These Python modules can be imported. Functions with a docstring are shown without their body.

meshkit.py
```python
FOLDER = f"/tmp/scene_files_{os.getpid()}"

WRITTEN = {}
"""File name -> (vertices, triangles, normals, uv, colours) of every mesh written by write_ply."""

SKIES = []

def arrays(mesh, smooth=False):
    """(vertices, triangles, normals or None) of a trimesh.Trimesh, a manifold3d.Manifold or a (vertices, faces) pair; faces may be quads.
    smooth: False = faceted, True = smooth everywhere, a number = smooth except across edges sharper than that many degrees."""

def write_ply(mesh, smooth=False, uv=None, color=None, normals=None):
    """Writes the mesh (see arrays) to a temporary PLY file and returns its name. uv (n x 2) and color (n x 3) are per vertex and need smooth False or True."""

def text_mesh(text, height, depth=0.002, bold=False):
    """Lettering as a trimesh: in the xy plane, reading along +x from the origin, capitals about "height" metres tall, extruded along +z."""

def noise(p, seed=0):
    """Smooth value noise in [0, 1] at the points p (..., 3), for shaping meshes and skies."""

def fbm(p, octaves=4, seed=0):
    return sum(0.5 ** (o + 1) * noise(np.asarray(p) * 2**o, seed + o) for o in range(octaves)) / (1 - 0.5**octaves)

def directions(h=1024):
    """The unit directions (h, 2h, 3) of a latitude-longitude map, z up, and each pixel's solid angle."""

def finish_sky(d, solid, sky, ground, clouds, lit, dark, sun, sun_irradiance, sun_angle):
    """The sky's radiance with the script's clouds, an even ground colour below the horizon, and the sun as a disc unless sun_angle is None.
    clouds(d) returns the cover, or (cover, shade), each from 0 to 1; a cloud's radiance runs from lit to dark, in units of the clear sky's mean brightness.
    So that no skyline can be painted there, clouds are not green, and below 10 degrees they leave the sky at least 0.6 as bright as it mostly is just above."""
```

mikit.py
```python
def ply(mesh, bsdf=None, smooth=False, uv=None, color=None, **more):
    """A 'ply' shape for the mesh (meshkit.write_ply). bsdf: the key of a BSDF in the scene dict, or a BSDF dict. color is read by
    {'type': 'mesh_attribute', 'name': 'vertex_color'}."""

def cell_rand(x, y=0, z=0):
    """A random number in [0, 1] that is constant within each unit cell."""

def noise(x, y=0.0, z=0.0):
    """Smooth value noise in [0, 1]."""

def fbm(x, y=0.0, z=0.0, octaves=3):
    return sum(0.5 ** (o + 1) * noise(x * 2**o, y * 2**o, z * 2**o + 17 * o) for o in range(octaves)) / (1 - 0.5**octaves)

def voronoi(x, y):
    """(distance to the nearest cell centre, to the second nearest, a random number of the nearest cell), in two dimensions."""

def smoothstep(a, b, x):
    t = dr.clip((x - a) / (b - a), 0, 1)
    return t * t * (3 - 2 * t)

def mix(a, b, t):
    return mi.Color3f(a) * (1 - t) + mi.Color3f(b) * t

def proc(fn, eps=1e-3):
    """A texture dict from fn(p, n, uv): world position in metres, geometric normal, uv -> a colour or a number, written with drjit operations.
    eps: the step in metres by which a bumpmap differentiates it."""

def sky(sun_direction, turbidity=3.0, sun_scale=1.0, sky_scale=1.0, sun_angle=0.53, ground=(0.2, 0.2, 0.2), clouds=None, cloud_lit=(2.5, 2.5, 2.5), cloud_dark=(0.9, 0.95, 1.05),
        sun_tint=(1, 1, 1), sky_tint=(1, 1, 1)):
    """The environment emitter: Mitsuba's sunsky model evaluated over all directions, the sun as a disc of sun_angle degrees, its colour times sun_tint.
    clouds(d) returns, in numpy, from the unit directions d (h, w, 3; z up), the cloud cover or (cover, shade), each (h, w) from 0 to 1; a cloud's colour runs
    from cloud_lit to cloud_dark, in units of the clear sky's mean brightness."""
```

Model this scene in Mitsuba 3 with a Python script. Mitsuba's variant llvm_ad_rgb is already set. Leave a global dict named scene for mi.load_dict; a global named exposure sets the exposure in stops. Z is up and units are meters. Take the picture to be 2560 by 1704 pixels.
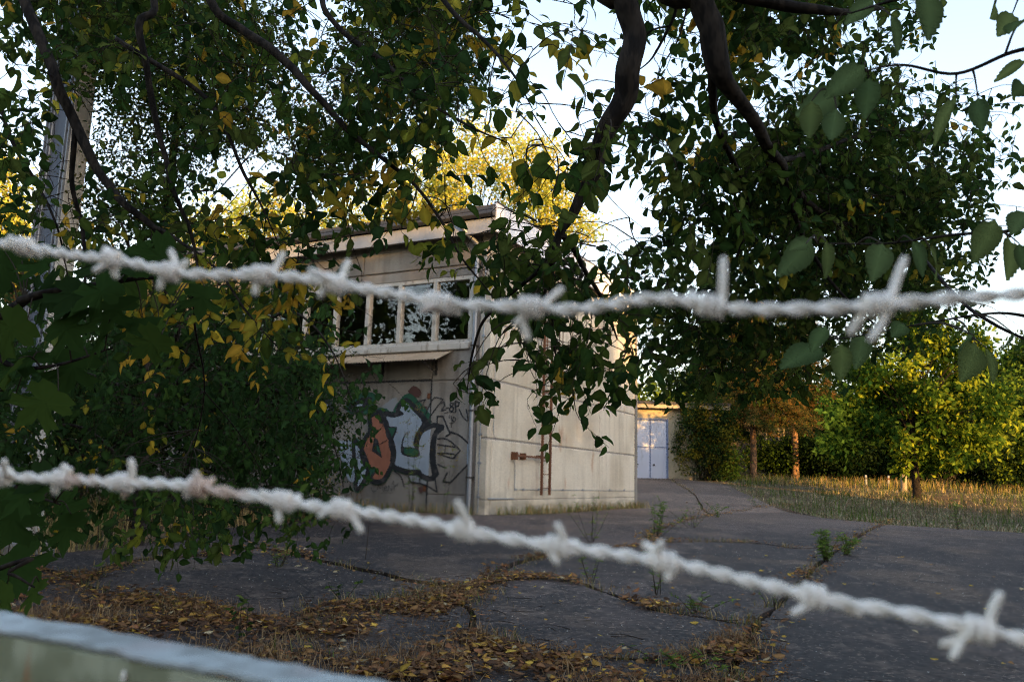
import math, numpy as np, trimesh, mitsuba as mi, drjit as dr, mikit, meshkit
from shapely.geometry import Polygon, LineString, Point, box as sbox
from shapely.ops import unary_union
from scipy.spatial import cKDTree

T = mi.ScalarTransform4f
rng = np.random.default_rng(11)
scene, labels = {}, {}

# ------------------------------------------------------------------ camera, sky, exposure
F, PITCH, ROLL = 2050.0, math.radians(9.569), math.radians(1.6565)
EYE = np.array([0.0, 0.0, 1.2])
_cp, _sp, _cr, _sr = math.cos(PITCH), math.sin(PITCH), math.cos(ROLL), math.sin(ROLL)
FWD = np.array([0, _cp, _sp]); UP0 = np.array([0, -_sp, _cp])
UP = np.array([-_sr, 0, 0]) + _cr * UP0
scene['camera'] = {'type': 'thinlens', 'fov': math.degrees(2 * math.atan(1280 / F)), 'fov_axis': 'x', 'aperture_radius': 0.0020, 'focus_distance': 2.7,
                   'near_clip': 0.02, 'far_clip': 2000.0, 'to_world': T().look_at(origin=EYE.tolist(), target=(EYE + FWD).tolist(), up=UP.tolist())}
SUN = np.array([0.52, -0.84, 0.155])
scene['sun_and_sky'] = mikit.sky(SUN.tolist(), turbidity=3.0, sun_scale=0.42, sun_tint=(1.0, 0.93, 0.76), sky_tint=(1.05, 0.93, 0.93), ground=(0.12, 0.12, 0.1),
                                   clouds=lambda d: 0.07 + 0 * d[..., 2], cloud_lit=(1.75, 1.75, 1.85))
exposure = 4.82


def ray(x, y):
    """Viewing direction through the point (x, y) of the 2356-wide survey view, unit length along the optical axis."""
    x, y = (x * 1.08659 - 1280) / F, -(y * 1.08659 - 852) / F
    x2, y2 = _cr * x - _sr * y, _sr * x + _cr * y
    return np.array([x2, _cp - _sp * y2, _sp + _cp * y2])


def at(x, y, d):
    return EYE + ray(x, y) * d


def terrain(X, Y):
    return np.interp(Y, [-60, 3, 17, 25.5, 31, 39, 46, 120, 400], [0, 0, .44, .46, .9, 1.45, 1.7, 2.2, 3.0])


def ground(x, y):
    r = ray(x, y); t = np.linspace(1.5, 140, 6000)
    p = EYE + r * t[:, None]
    k = np.argmax(p[:, 2] < terrain(p[:, 0], p[:, 1]))
    q = p[k] if k else p[-1]
    return np.array([q[0], q[1], terrain(q[0], q[1])])


# ------------------------------------------------------------------ entries, labels
_count = {}


def key_for(base):
    n = _count.get(base, 0); _count[base] = n + 1
    return base if n == 0 else f'{base}_{n:03d}'


def put(base, mesh, bsdf, smooth=False, label=None, cat=None, group=None, kind=None, color=None):
    k = key_for(base)
    scene[k] = mesh if isinstance(mesh, dict) else mikit.ply(mesh, bsdf, smooth=smooth, color=color)
    note(k, label, cat, group, kind)
    return k


def note(k, label=None, cat=None, group=None, kind=None):
    d = {a: b for a, b in (('label', label), ('category', cat), ('group', group), ('kind', kind)) if b}
    if d:
        labels[k] = d
    return k


def thing(base, label, cat, group=None):
    return note(key_for(base), label, cat, group)


# ------------------------------------------------------------------ mesh helpers
def box(x0, x1, y0, y1, z0, z1, bev=0.0):
    if bev <= 0:
        m = trimesh.creation.box(extents=(x1 - x0, y1 - y0, z1 - z0))
        m.apply_translation(((x0 + x1) / 2, (y0 + y1) / 2, (z0 + z1) / 2))
        return m
    pts = []
    for ax in range(3):
        b = [bev] * 3; b[ax] = 0
        for i in (0, 1):
            for j in (0, 1):
                for k in (0, 1):
                    pts.append((x0 + b[0] if not i else x1 - b[0], y0 + b[1] if not j else y1 - b[1], z0 + b[2] if not k else z1 - b[2]))
    return trimesh.convex.convex_hull(np.array(pts))


def cat(ms):
    return trimesh.util.concatenate([m for m in ms if m is not None and len(m.faces)])


def frames(p):
    t = np.gradient(p, axis=0); t /= np.linalg.norm(t, axis=1, keepdims=True) + 1e-12
    a = np.cross(t, np.where(np.abs(t[:, 2:]) < 0.9, [0, 0, 1.0], [1.0, 0, 0])); a /= np.linalg.norm(a, axis=1, keepdims=True) + 1e-12
    for i in range(1, len(a)):
        a[i] = a[i - 1] - t[i] * (a[i - 1] @ t[i]); a[i] /= np.linalg.norm(a[i]) + 1e-12
    return t, a, np.cross(t, a)


def tube_arrays(p, r, sides=6):
    p = np.asarray(p, float); r = np.broadcast_to(r, (len(p),)).astype(float)
    t, a, b = frames(p)
    ang = np.arange(sides) * 2 * np.pi / sides
    v = (p[:, None] + r[:, None, None] * (np.cos(ang)[None, :, None] * a[:, None] + np.sin(ang)[None, :, None] * b[:, None])).reshape(-1, 3)
    i, j = np.meshgrid(np.arange(len(p) - 1), np.arange(sides), indexing='ij')
    q = np.stack([i * sides + j, i * sides + (j + 1) % sides, (i + 1) * sides + (j + 1) % sides, (i + 1) * sides + j], -1).reshape(-1, 4)
    f = np.vstack([q[:, [0, 1, 2]], q[:, [0, 2, 3]]])
    n = len(v)
    v = np.vstack([v, p[0] - t[0] * r[0] * .3, p[-1] + t[-1] * r[-1] * .4])
    k = np.arange(sides)
    f = np.vstack([f, np.stack([k * 0 + n, (k + 1) % sides, k], 1), np.stack([k * 0 + n + 1, (len(p) - 1) * sides + k, (len(p) - 1) * sides + (k + 1) % sides], 1)])
    return v, f


def tube(p, r, sides=6):
    return trimesh.Trimesh(*tube_arrays(p, r, sides), process=False)


def join(arrs):
    vs, fs, o = [], [], 0
    for v, f in arrs:
        vs.append(v); fs.append(f + o); o += len(v)
    return trimesh.Trimesh(np.vstack(vs), np.vstack(fs), process=False)


def spline(pts, n=6):
    """Catmull-Rom through rows of any width."""
    p = np.asarray(pts, float); p = np.vstack([2 * p[0] - p[1], p, 2 * p[-1] - p[-2]])
    out = []
    for i in range(1, len(p) - 2):
        for t in np.arange(n) / n:
            out.append(.5 * ((2 * p[i]) + (p[i + 1] - p[i - 1]) * t + (2 * p[i - 1] - 5 * p[i] + 4 * p[i + 1] - p[i + 2]) * t * t + (3 * p[i] - p[i - 1] - 3 * p[i + 1] + p[i + 2]) * t ** 3))
    out.append(p[-2])
    return np.array(out)


def flat(poly, depth):
    ms = [trimesh.creation.extrude_polygon(g, depth, engine='earcut') for g in getattr(poly, 'geoms', [poly]) if g.area > 1e-7]
    return cat(ms)


# ------------------------------------------------------------------ materials
def rgb(*c):
    return {'type': 'rgb', 'value': list(c)}


def mat(name, color, rough=.7, metal=0.0, spec=.5, bump=None, bscale=1.0, two=True, **more):
    c = color if isinstance(color, dict) else mikit.proc(color) if callable(color) else rgb(*color)
    b = {'type': 'principled', 'base_color': c, 'roughness': rough, 'metallic': metal, 'specular': spec, **more}
    if bump:
        b = {'type': 'bumpmap', 'arbitrary': mikit.proc(bump, eps=.004), 'scale': bscale, 'bsdf': b}
    scene[name] = {'type': 'twosided', 'bsdf': b} if two else b
    return name


N, FB, SS, MX = mikit.noise, mikit.fbm, mikit.smoothstep, mikit.mix


def c_concrete(p, n, uv):
    big = FB(p.x * .9, p.y * .9, p.z * .7)
    streak = FB(p.x * 7 + 3, p.y * 7, p.z * .35, octaves=3)
    fine = FB(p.x * 40, p.y * 40, p.z * 40)
    c = MX((.50, .43, .33), (.66, .59, .48), SS(.3, .7, big))
    c = MX(c, (.36, .31, .24), .45 * SS(.5, .8, streak))
    c = MX(c, (.70, .64, .54), .4 * SS(.52, .72, FB(p.x * 5, p.y * 5 + 9, p.z * .6)))
    c = MX(c, (.40, .2, .09), .55 * SS(.66, .8, FB(p.x * 3.1 + 40, p.y * 3.1, p.z * .9)))
    c = MX(c, (.19, .165, .12), .6 * SS(1.15, .45, p.z) * SS(.35, .65, FB(p.x * 3, p.y * 3, p.z * 4)))
    return c * (.76 + .33 * fine)


def c_concrete_shaded(p, n, uv):  # darkened concrete: the deep shade on the left wall is put into its colour
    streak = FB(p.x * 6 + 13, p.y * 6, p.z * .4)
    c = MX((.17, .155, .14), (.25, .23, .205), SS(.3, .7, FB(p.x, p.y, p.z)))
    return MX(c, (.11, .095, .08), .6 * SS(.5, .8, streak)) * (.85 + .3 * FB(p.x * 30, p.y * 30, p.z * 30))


def c_asphalt(p, n, uv):
    c = MX((.024, .021, .022), (.058, .051, .052), SS(.3, .7, FB(p.x * .55, p.y * .55)))
    c = MX(c, (.105, .085, .066), .55 * SS(.5, .72, FB(p.x * 1.1 + 3, p.y * 1.1 + 20, octaves=4)))
    c = MX(c, (.017, .016, .017), .75 * SS(.55, .75, FB(p.x * 1.9 + 7, p.y * 1.9, octaves=4)))
    c = MX(c, (.17, .15, .135), .75 * SS(.74, .92, N(p.x * 46, p.y * 46)))
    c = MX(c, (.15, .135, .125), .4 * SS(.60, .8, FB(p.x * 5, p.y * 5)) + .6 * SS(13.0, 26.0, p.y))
    wx, wy = p.x + .5 * FB(p.x * 1.3, p.y * 1.3), p.y + .5 * FB(p.x * 1.3 + 9, p.y * 1.3)
    d1, d2, _ = mikit.voronoi(wx * 1.15, wy * 1.15)
    hair = (1 - SS(.0, .03, d2 - d1)) * SS(.42, .6, FB(p.x * .8 + 31, p.y * .8))
    d1, d2, q = mikit.voronoi(wx * .33 + 4, wy * .33)
    c = c * (.78 + .5 * q)
    c = MX(c, (.008, .007, .006), .8 * hair)
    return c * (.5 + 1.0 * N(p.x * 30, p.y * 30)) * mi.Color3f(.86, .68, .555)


def b_asphalt(p, n, uv):
    return N(p.x * 45, p.y * 45) * .5 + FB(p.x * 9, p.y * 9) * .8


def c_soil(p, n, uv):
    return MX((.04, .03, .02), (.11, .08, .045), FB(p.x * 3, p.y * 3)) * (.6 + .8 * N(p.x * 40, p.y * 40))


def c_bark(p, n, uv):
    return MX((.009, .007, .006), (.030, .023, .018), SS(.35, .65, FB(p.x * 60, p.y * 60, p.z * 14)))


def b_bark(p, n, uv):
    return FB(p.x * 70, p.y * 70, p.z * 16)


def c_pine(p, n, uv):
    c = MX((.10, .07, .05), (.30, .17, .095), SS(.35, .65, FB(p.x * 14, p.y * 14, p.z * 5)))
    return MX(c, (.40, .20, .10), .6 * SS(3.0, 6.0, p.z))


def c_rust(p, n, uv):
    return MX((.075, .03, .016), (.19, .075, .03), FB(p.x * 12, p.y * 12, p.z * 9))


def c_galv(p, n, uv):
    return MX((.20, .22, .255), (.34, .36, .40), FB(p.x * 9, p.y * 9, p.z * 3)) * (.85 + .3 * N(p.x * 60, p.y * 60, p.z * 60))


def c_wire(p, n, uv):
    c = MX((.88, .80, .71), (.95, .88, .80), FB(p.x * 30, p.y * 30, p.z * 30))
    return MX(c, (.55, .33, .22), .7 * SS(.64, .76, FB(p.x * 26 + 3, p.y * 26, p.z * 26)))


def c_rail(p, n, uv):
    f = FB(p.x * 45, p.y * 45, p.z * 30)
    c = MX((.20, .21, .13), (.36, .37, .26), SS(.35, .65, f))
    c = MX(c, (.22, .23, .24), .7 * SS(.48, .66, FB(p.x * 30 + 5, p.y * 30, p.z * 20)))
    return MX(c, (.30, .13, .05), .7 * SS(.70, .78, FB(p.x * 38 + 9, p.y * 38, p.z * 12)))


def c_railtop(p, n, uv):
    c = MX((.215, .225, .215), (.36, .39, .385), SS(.3, .7, FB(p.x * 50, p.y * 50, p.z * 50)))
    return MX(c, (.30, .27, .26), .75 * SS(.55, .72, FB(p.x * 22 + 2, p.y * 22, p.z * 22)))


def c_whitepaint(p, n, uv):
    c = MX((.36, .33, .285), (.52, .485, .43), FB(p.x * 5, p.y * 5, p.z * 3))
    return MX(c, (.22, .18, .14), .75 * SS(.58, .74, FB(p.x * 16 + 2, p.y * 16, p.z * 5)))


def c_door(p, n, uv):
    c = MX((.42, .45, .55), (.54, .57, .68), FB(p.x * 1.3, p.y * 1.3, p.z * .8))
    return MX(c, (.2, .16, .12), .5 * SS(.6, .8, FB(p.x * 5, p.y * 5, p.z * 1.2)))


def c_fascia(p, n, uv):
    return MX((.62, .61, .66), (.78, .77, .82), FB(p.x * 2, p.y * 2, p.z * 2)) * (.9 + .2 * FB(p.x * 9, p.y * 9, p.z * 3))


def c_shed(p, n, uv):
    return MX((.32, .26, .17), (.46, .39, .27), FB(p.x * 1.5, p.y * 1.5, p.z * 1.5)) * (.85 + .3 * FB(p.x * 20, p.y * 20, p.z * 20))


def c_brickdark(p, n, uv):
    return MX((.06, .05, .04), (.11, .09, .07), FB(p.x * 2, p.y * 2, p.z * 2))


def c_silver(p, n, uv):
    c = MX((.235, .295, .36), (.335, .395, .47), FB(p.x * 2.5, p.y * 2.5, p.z * 2.5))
    return c * (.85 + .3 * FB(p.x * 18, p.y * 18, p.z * 5))


def c_orange(p, n, uv):
    return MX((.26, .095, .055), (.34, .135, .08), FB(p.x * 3, p.y * 3, p.z * 3)) * (.85 + .3 * FB(p.x * 20, p.y * 20, p.z * 6))


mat('concrete', c_concrete, .85, bump=lambda p, n, uv: FB(p.x * 25, p.y * 25, p.z * 25), bscale=.006)
mat('concrete_shaded', c_concrete_shaded, .85)
mat('joint', (.24, .22, .205), .9)
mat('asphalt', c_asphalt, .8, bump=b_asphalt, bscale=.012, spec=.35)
mat('soil', c_soil, .95, spec=.1)
mat('bark', c_bark, .9, bump=b_bark, bscale=.006, spec=.2)
mat('pine_bark', c_pine, .9, spec=.2)
mat('twig', (.035, .026, .018), .85, spec=.2)
mat('rust', c_rust, .8)
mat('galvanised', c_galv, .45, metal=.55)
mat('steel_blue', (.10, .12, .16), .5, metal=.3)
mat('wire_paint', c_wire, .55)
mat('rail_paint', c_rail, .6)
mat('rail_top', c_railtop, .55)
mat('white_paint', c_whitepaint, .6)
mat('door_paint', c_door, .5)
mat('door_blue', (.13, .17, .30), .5)
mat('fascia_paint', c_fascia, .5)
mat('fascia_grey', lambda p, n, uv: MX((.24, .25, .28), (.34, .35, .38), FB(p.x * 2, p.y * 2, p.z * 2)), .6)
mat('gutter_dark', (.035, .035, .04), .45)
mat('shed_wall', c_shed, .85)
mat('dark_wall', c_brickdark, .85)
mat('roof_felt', (.06, .055, .055), .9)
mat('corrugated', lambda p, n, uv: MX((.24, .18, .12), (.42, .34, .25), FB(p.x * 4, p.y * 4, p.z * 4)), .8)
mat('dark_iron', (.03, .028, .028), .6)
mat('interior', (.06, .055, .05), .9)
mat('paint_black', lambda p, n, uv: MX((.010, .011, .014), (.055, .05, .05), SS(.5, .8, FB(p.x * 9, p.y * 9, p.z * 9))), .6)
mat('paint_green', (.012, .075, .04), .7)
mat('paint_silver', c_silver, .55)
mat('paint_pale', (.24, .26, .28), .7)
mat('stone', (.40, .38, .35), .9)
mat('paint_orange', c_orange, .7)
mat('paint_red', (.075, .035, .03), .8)
scene['glass'] = {'type': 'thindielectric', 'int_ior': 1.6}
VC = {'type': 'mesh_attribute', 'name': 'vertex_color'}
scene['leaf'] = {'type': 'principledthin', 'base_color': VC, 'roughness': .40, 'diff_trans': 1.0, 'spec_trans': 0.0, 'eta': 1.42}
scene['leaf_matte'] = {'type': 'principledthin', 'base_color': VC, 'roughness': .7, 'diff_trans': .9, 'spec_trans': 0.0, 'eta': 1.35}
scene['dry'] = {'type': 'twosided', 'bsdf': {'type': 'diffuse', 'reflectance': VC}}

# ------------------------------------------------------------------ leaves
def elm_leaf(teeth=0):
    """Unit leaf along +x, petiole at the origin, blade folded a little along the midrib."""
    if teeth == 0:
        m = np.array([(0, 0, 0), (.33, 0, .03), (.68, 0, .01), (1, 0, -.09)])
        s = np.array([(.10, .17, .03), (.36, .34, .06), (.70, .24, .03)])
        v = np.vstack([m, s, s * [1, -1, 1]])
        f = [(0, 1, 4), (1, 5, 4), (1, 2, 5), (2, 6, 5), (2, 3, 6)]
        f = f + [(a, c + 3 if c > 3 else c, b + 3 if b > 3 else b) for a, b, c in f]
        return v, np.array(f)
    t = np.linspace(0, 1, teeth + 1)
    w = .30 * np.sin(np.pi * t ** .78) ** .8 * (1 - .15 * t)
    mid = np.stack([t, t * 0, .05 * np.sin(3 * t) - .1 * t * t], 1)
    edge, up = [], []
    for i in range(teeth + 1):
        edge.append((t[i], w[i], .25 * w[i] - .1 * t[i] ** 2))
        if i < teeth:
            edge.append((t[i] + .85 / teeth, w[min(i + 1, teeth)] * .5 + w[i] * .5 + .018, .22 * w[i] - .1 * t[i] ** 2))
    edge = np.array(edge)
    n, e = len(mid), len(edge)
    v = np.vstack([mid, edge, edge * [1, -1, 1]])
    f = []
    for i in range(teeth):
        a, b = i, i + 1
        p, q, r = n + 2 * i, n + 2 * i + 1, n + 2 * i + 2
        f += [(a, q, p), (a, b, q), (b, r, q)]
        p, q, r = p + e, q + e, r + e
        f += [(a, p, q), (a, q, b), (b, q, r)]
    f = np.array(f)
    return v, f


def maple_leaf():
    half = [(0, 0), (-.06, .14), (-.02, .40), (.10, .36), (.16, .50), (.30, .42), (.34, .20), (.44, .28), (.52, .55), (.62, .46), (.74, .50), (.66, .30), (.60, .14), (.74, .17), (.82, .10), (1, 0)]
    out = half + [(x, -y) for x, y in half[-2:0:-1]]
    out = np.array(out) * [1, 1.05]
    c = np.array([(.3, 0, .0)])
    z = -.22 * (out[:, 0] - .3) ** 2 - .18 * out[:, 1] ** 2
    v = np.vstack([np.column_stack([out, z]), c])
    n = len(out)
    return v, np.array([(n, i, (i + 1) % n) for i in range(n)])


def quad_leaf():
    return np.array([(0, 0, 0), (.5, .28, .06), (1, 0, -.05), (.5, -.28, .06)]), np.array([(0, 2, 1), (0, 3, 2)])


ELM, ELM_BIG, MAPLE, QUAD = elm_leaf(), elm_leaf(9), maple_leaf(), quad_leaf()
ELM_CURLED = (ELM[0] * [.95, .8, 1] + np.outer(ELM[0][:, 0] ** 2, [0, .06, -.28]), ELM[1])
ELM_CUPPED = (ELM[0] * [1, .92, 1] + np.outer(np.abs(ELM[0][:, 1]), [0, 0, .55]), ELM[1])
RIB = {10: np.r_[1.5, 1.45, 1.4, 1.1, np.full(6, .85)], len(ELM_BIG[0]): np.r_[np.full(10, 1.7), np.full(len(ELM_BIG[0]) - 10, .88)]}


def shade(tpl, n):
    return RIB.get(len(tpl[0]), np.ones(len(tpl[0])))[None].repeat(n, 0).reshape(-1, 1)


def basis(d, n):
    """Rotation matrices (k, 3, 3) with x along d and z as near n as it goes."""
    d = d / (np.linalg.norm(d, axis=1, keepdims=True) + 1e-9)
    n = n - d * (n * d).sum(1, keepdims=True)
    n = n / (np.linalg.norm(n, axis=1, keepdims=True) + 1e-9)
    return np.stack([d, np.cross(n, d), n], -1)


def unit(k, g=rng):
    a = g.normal(size=(k, 3)); return a / np.linalg.norm(a, axis=1, keepdims=True)


def leaf_mesh(tpl, p, R, s, col):
    """Many leaves as one mesh with one colour each."""
    v, f = tpl
    V = np.einsum('kij,nj->kni', R, v) * np.asarray(s).reshape(-1, 1, 1) + p[:, None]
    Fa = (f[None] + (np.arange(len(p)) * len(v))[:, None, None]).reshape(-1, 3)
    return trimesh.Trimesh(V.reshape(-1, 3), Fa, process=False), np.repeat(col, len(v), 0) * shade(tpl, len(p))


GREENS = np.array([(.046, .078, .016), (.032, .064, .016), (.066, .098, .020), (.082, .105, .026), (.026, .052, .017)])
YELLOWS = np.array([(.42, .29, .03), (.31, .26, .035), (.46, .27, .035), (.22, .23, .03)])
PALE = np.array([(.085, .122, .048), (.070, .108, .042), (.105, .135, .045)])
PALETTE = np.vstack([GREENS, YELLOWS, PALE])


def tint(idx, g, amount=.25):
    c = PALETTE[idx]
    return c * (1 + amount * g.normal(size=(len(idx), 1))).clip(.5, 1.6)


_leafdict = {}


def single_leaf(tplname, ci, bsdf='leaf'):
    k = (tplname, ci, bsdf)
    if k not in _leafdict:
        v, f = {'elm': ELM, 'curled': ELM_CURLED, 'cupped': ELM_CUPPED, 'big': ELM_BIG, 'maple': MAPLE}[tplname]
        _leafdict[k] = mikit.ply((v, f), bsdf, color=np.tile(PALETTE[ci] if ci < 100 else FALL[ci - 100], (len(v), 1)) * shade((v, f), 1))
    return _leafdict[k]


def leaf_entries(base, tplname, p, R, s, ci, bsdf='leaf'):
    for i in range(len(p)):
        M = np.eye(4); M[:3, :3] = R[i] * s[i]; M[:3, 3] = p[i]
        scene[key_for(base)] = {**single_leaf(('elm', 'curled', 'cupped')[i % 3] if tplname == 'elm' else tplname, int(ci[i]), bsdf), 'to_world': T(M)}


def screen(p):
    q = np.asarray(p) - EYE
    z = q[:, 1] * _cp + q[:, 2] * _sp; zz = np.maximum(z, .05)
    x2, y2 = q[:, 0] / zz, (-q[:, 1] * _sp + q[:, 2] * _cp) / zz
    return (1280 + F * (_cr * x2 + _sr * y2)) / 1.08659, (852 - F * (-_sr * x2 + _cr * y2)) / 1.08659, z
# ------------------------------------------------------------------ the ground and the yard of asphalt slabs
def grid_sheet(xs, ys, dz, jitter=0.0, seed=3):
    X, Y = np.meshgrid(xs, ys)
    Z = terrain(X, Y) + dz + jitter * (meshkit.fbm(np.stack([X * .5, Y * .5, X * 0], -1), seed=seed) - .5)
    n = len(xs)
    i = (np.arange(len(ys) - 1)[:, None] * n + np.arange(n - 1)).ravel()
    return trimesh.Trimesh(np.stack([X, Y, Z], -1).reshape(-1, 3), np.vstack([np.stack([i, i + 1, i + n + 1], 1), np.stack([i, i + n + 1, i + n], 1)]), process=False)


put('ground', grid_sheet(np.r_[-300, -80, np.linspace(-30, 45, 120), 90, 300], np.r_[-60, -20, np.linspace(-4, 60, 110), 90, 150, 400], -.055, .02), 'soil', True,
    'bare brown earth around and under the asphalt yard', kind='structure')

YARD = Polygon([(-9, -3), (-6.8, 7.4), (-5.3, 9.3), (-4.7, 10.4), (-4.6, 12.6), (-3.8, 14.2), (-2.5, 17.4), (-.46, 17.6), (4.2, 26), (3, 34), (5, 38.8), (8.2, 39.3), (9.5, 36), (9.1, 33),
                (8.6, 27.4), (8.2, 21.9), (8.8, 18.9), (10.4, 17), (14, 14.2), (16, 8), (14, -3)])


def gpath(pts):
    return np.array([ground(*p)[:2] for p in pts])


SEAMS = [
    gpath([(1660, 1640), (1690, 1568), (1700, 1500), (1740, 1440), (1800, 1385), (1850, 1330), (1900, 1285), (1950, 1250), (1990, 1225), (2060, 1195)]),
    gpath([(1060, 1360), (1190, 1330), (1330, 1338), (1490, 1395), (1580, 1412), (1740, 1440)]),
    gpath([(1480, 1250), (1600, 1245), (1750, 1250), (1840, 1262), (1950, 1250)]),
    gpath([(1060, 1360), (1180, 1300), (1270, 1277), (1400, 1262), (1480, 1250), (1520, 1215), (1640, 1185), (1730, 1170), (1830, 1160)]),
    gpath([(560, 1640), (650, 1450), (800, 1400), (1000, 1380), (1060, 1360)]),
    gpath([(-300, 1240), (0, 1292), (300, 1372), (650, 1450)]),
    gpath([(1060, 1360), (1100, 1445), (1300, 1500), (1500, 1520), (1695, 1520)]),
    gpath([(180, 1340), (300, 1292), (480, 1275), (600, 1262), (780, 1300), (1060, 1360)]),
    gpath([(1640, 1185), (1600, 1140), (1560, 1112), (1540, 1098)]),
]


def ragged(p, w):
    q = spline(p, 8)
    k = np.arange(len(q))
    n = meshkit.noise(np.stack([k * .9, k * 0, k * 0 + len(p)], -1), 5)
    q = q + .10 * (meshkit.noise(np.stack([q[:, 0] * 3, q[:, 1] * 3, q[:, 0] * 0], -1))[:, None] - .5)
    return unary_union([LineString(q[i:i + 2]).buffer(w * (.5 + n[i]), quad_segs=2) for i in range(len(q) - 1)])


slabs = YARD.difference(unary_union([ragged(s, .032) for s in SEAMS])).simplify(.012)


def slab_mesh(poly, i):
    g = np.random.default_rng(100 + i); tilt = g.normal(size=2).clip(-1, 1) * .006 / math.sqrt(poly.area); c = np.array(poly.centroid.coords[0]); lift = g.uniform(-.008, .008)

    def hz(x, y):
        return terrain(x, y) + lift + (np.stack([x, y], -1) - c) @ tilt + .05 * (meshkit.fbm(np.stack([x * .35, y * .35, x * 0], -1), 3, seed=9) - .5)
    x0, y0, x1, y1 = poly.bounds
    parts, s = [], .8
    for a in np.arange(math.floor(x0 / s) * s, x1, s):
        for b in np.arange(math.floor(y0 / s) * s, y1, s):
            q = poly.intersection(sbox(a, b, a + s, b + s))
            for h in getattr(q, 'geoms', [q]):
                if h.geom_type == 'Polygon' and h.area > 1e-4:
                    v, f = trimesh.creation.triangulate_polygon(h, engine='earcut')
                    parts.append((np.column_stack([v, hz(v[:, 0], v[:, 1])]), f))
    top = join(parts); top.merge_vertices(digits_vertex=4)
    sk = []
    for ring in [poly.exterior, *poly.interiors]:
        e = np.array(ring.coords)
        z = hz(e[:, 0], e[:, 1]); n = len(e)
        v = np.vstack([np.column_stack([e, z - .001]), np.column_stack([e, z - .12])])
        k = np.arange(n - 1)
        sk.append((v, np.vstack([np.stack([k, k + n, k + 1], 1), np.stack([k + 1, k + n, k + n + 1], 1)])))
    up = np.array(top.vertices), np.array(top.faces)
    nz = np.cross(up[0][up[1][:, 1]] - up[0][up[1][:, 0]], up[0][up[1][:, 2]] - up[0][up[1][:, 0]])[:, 2]
    up[1][nz < 0] = up[1][nz < 0][:, ::-1]
    return join([up, *sk])


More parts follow.
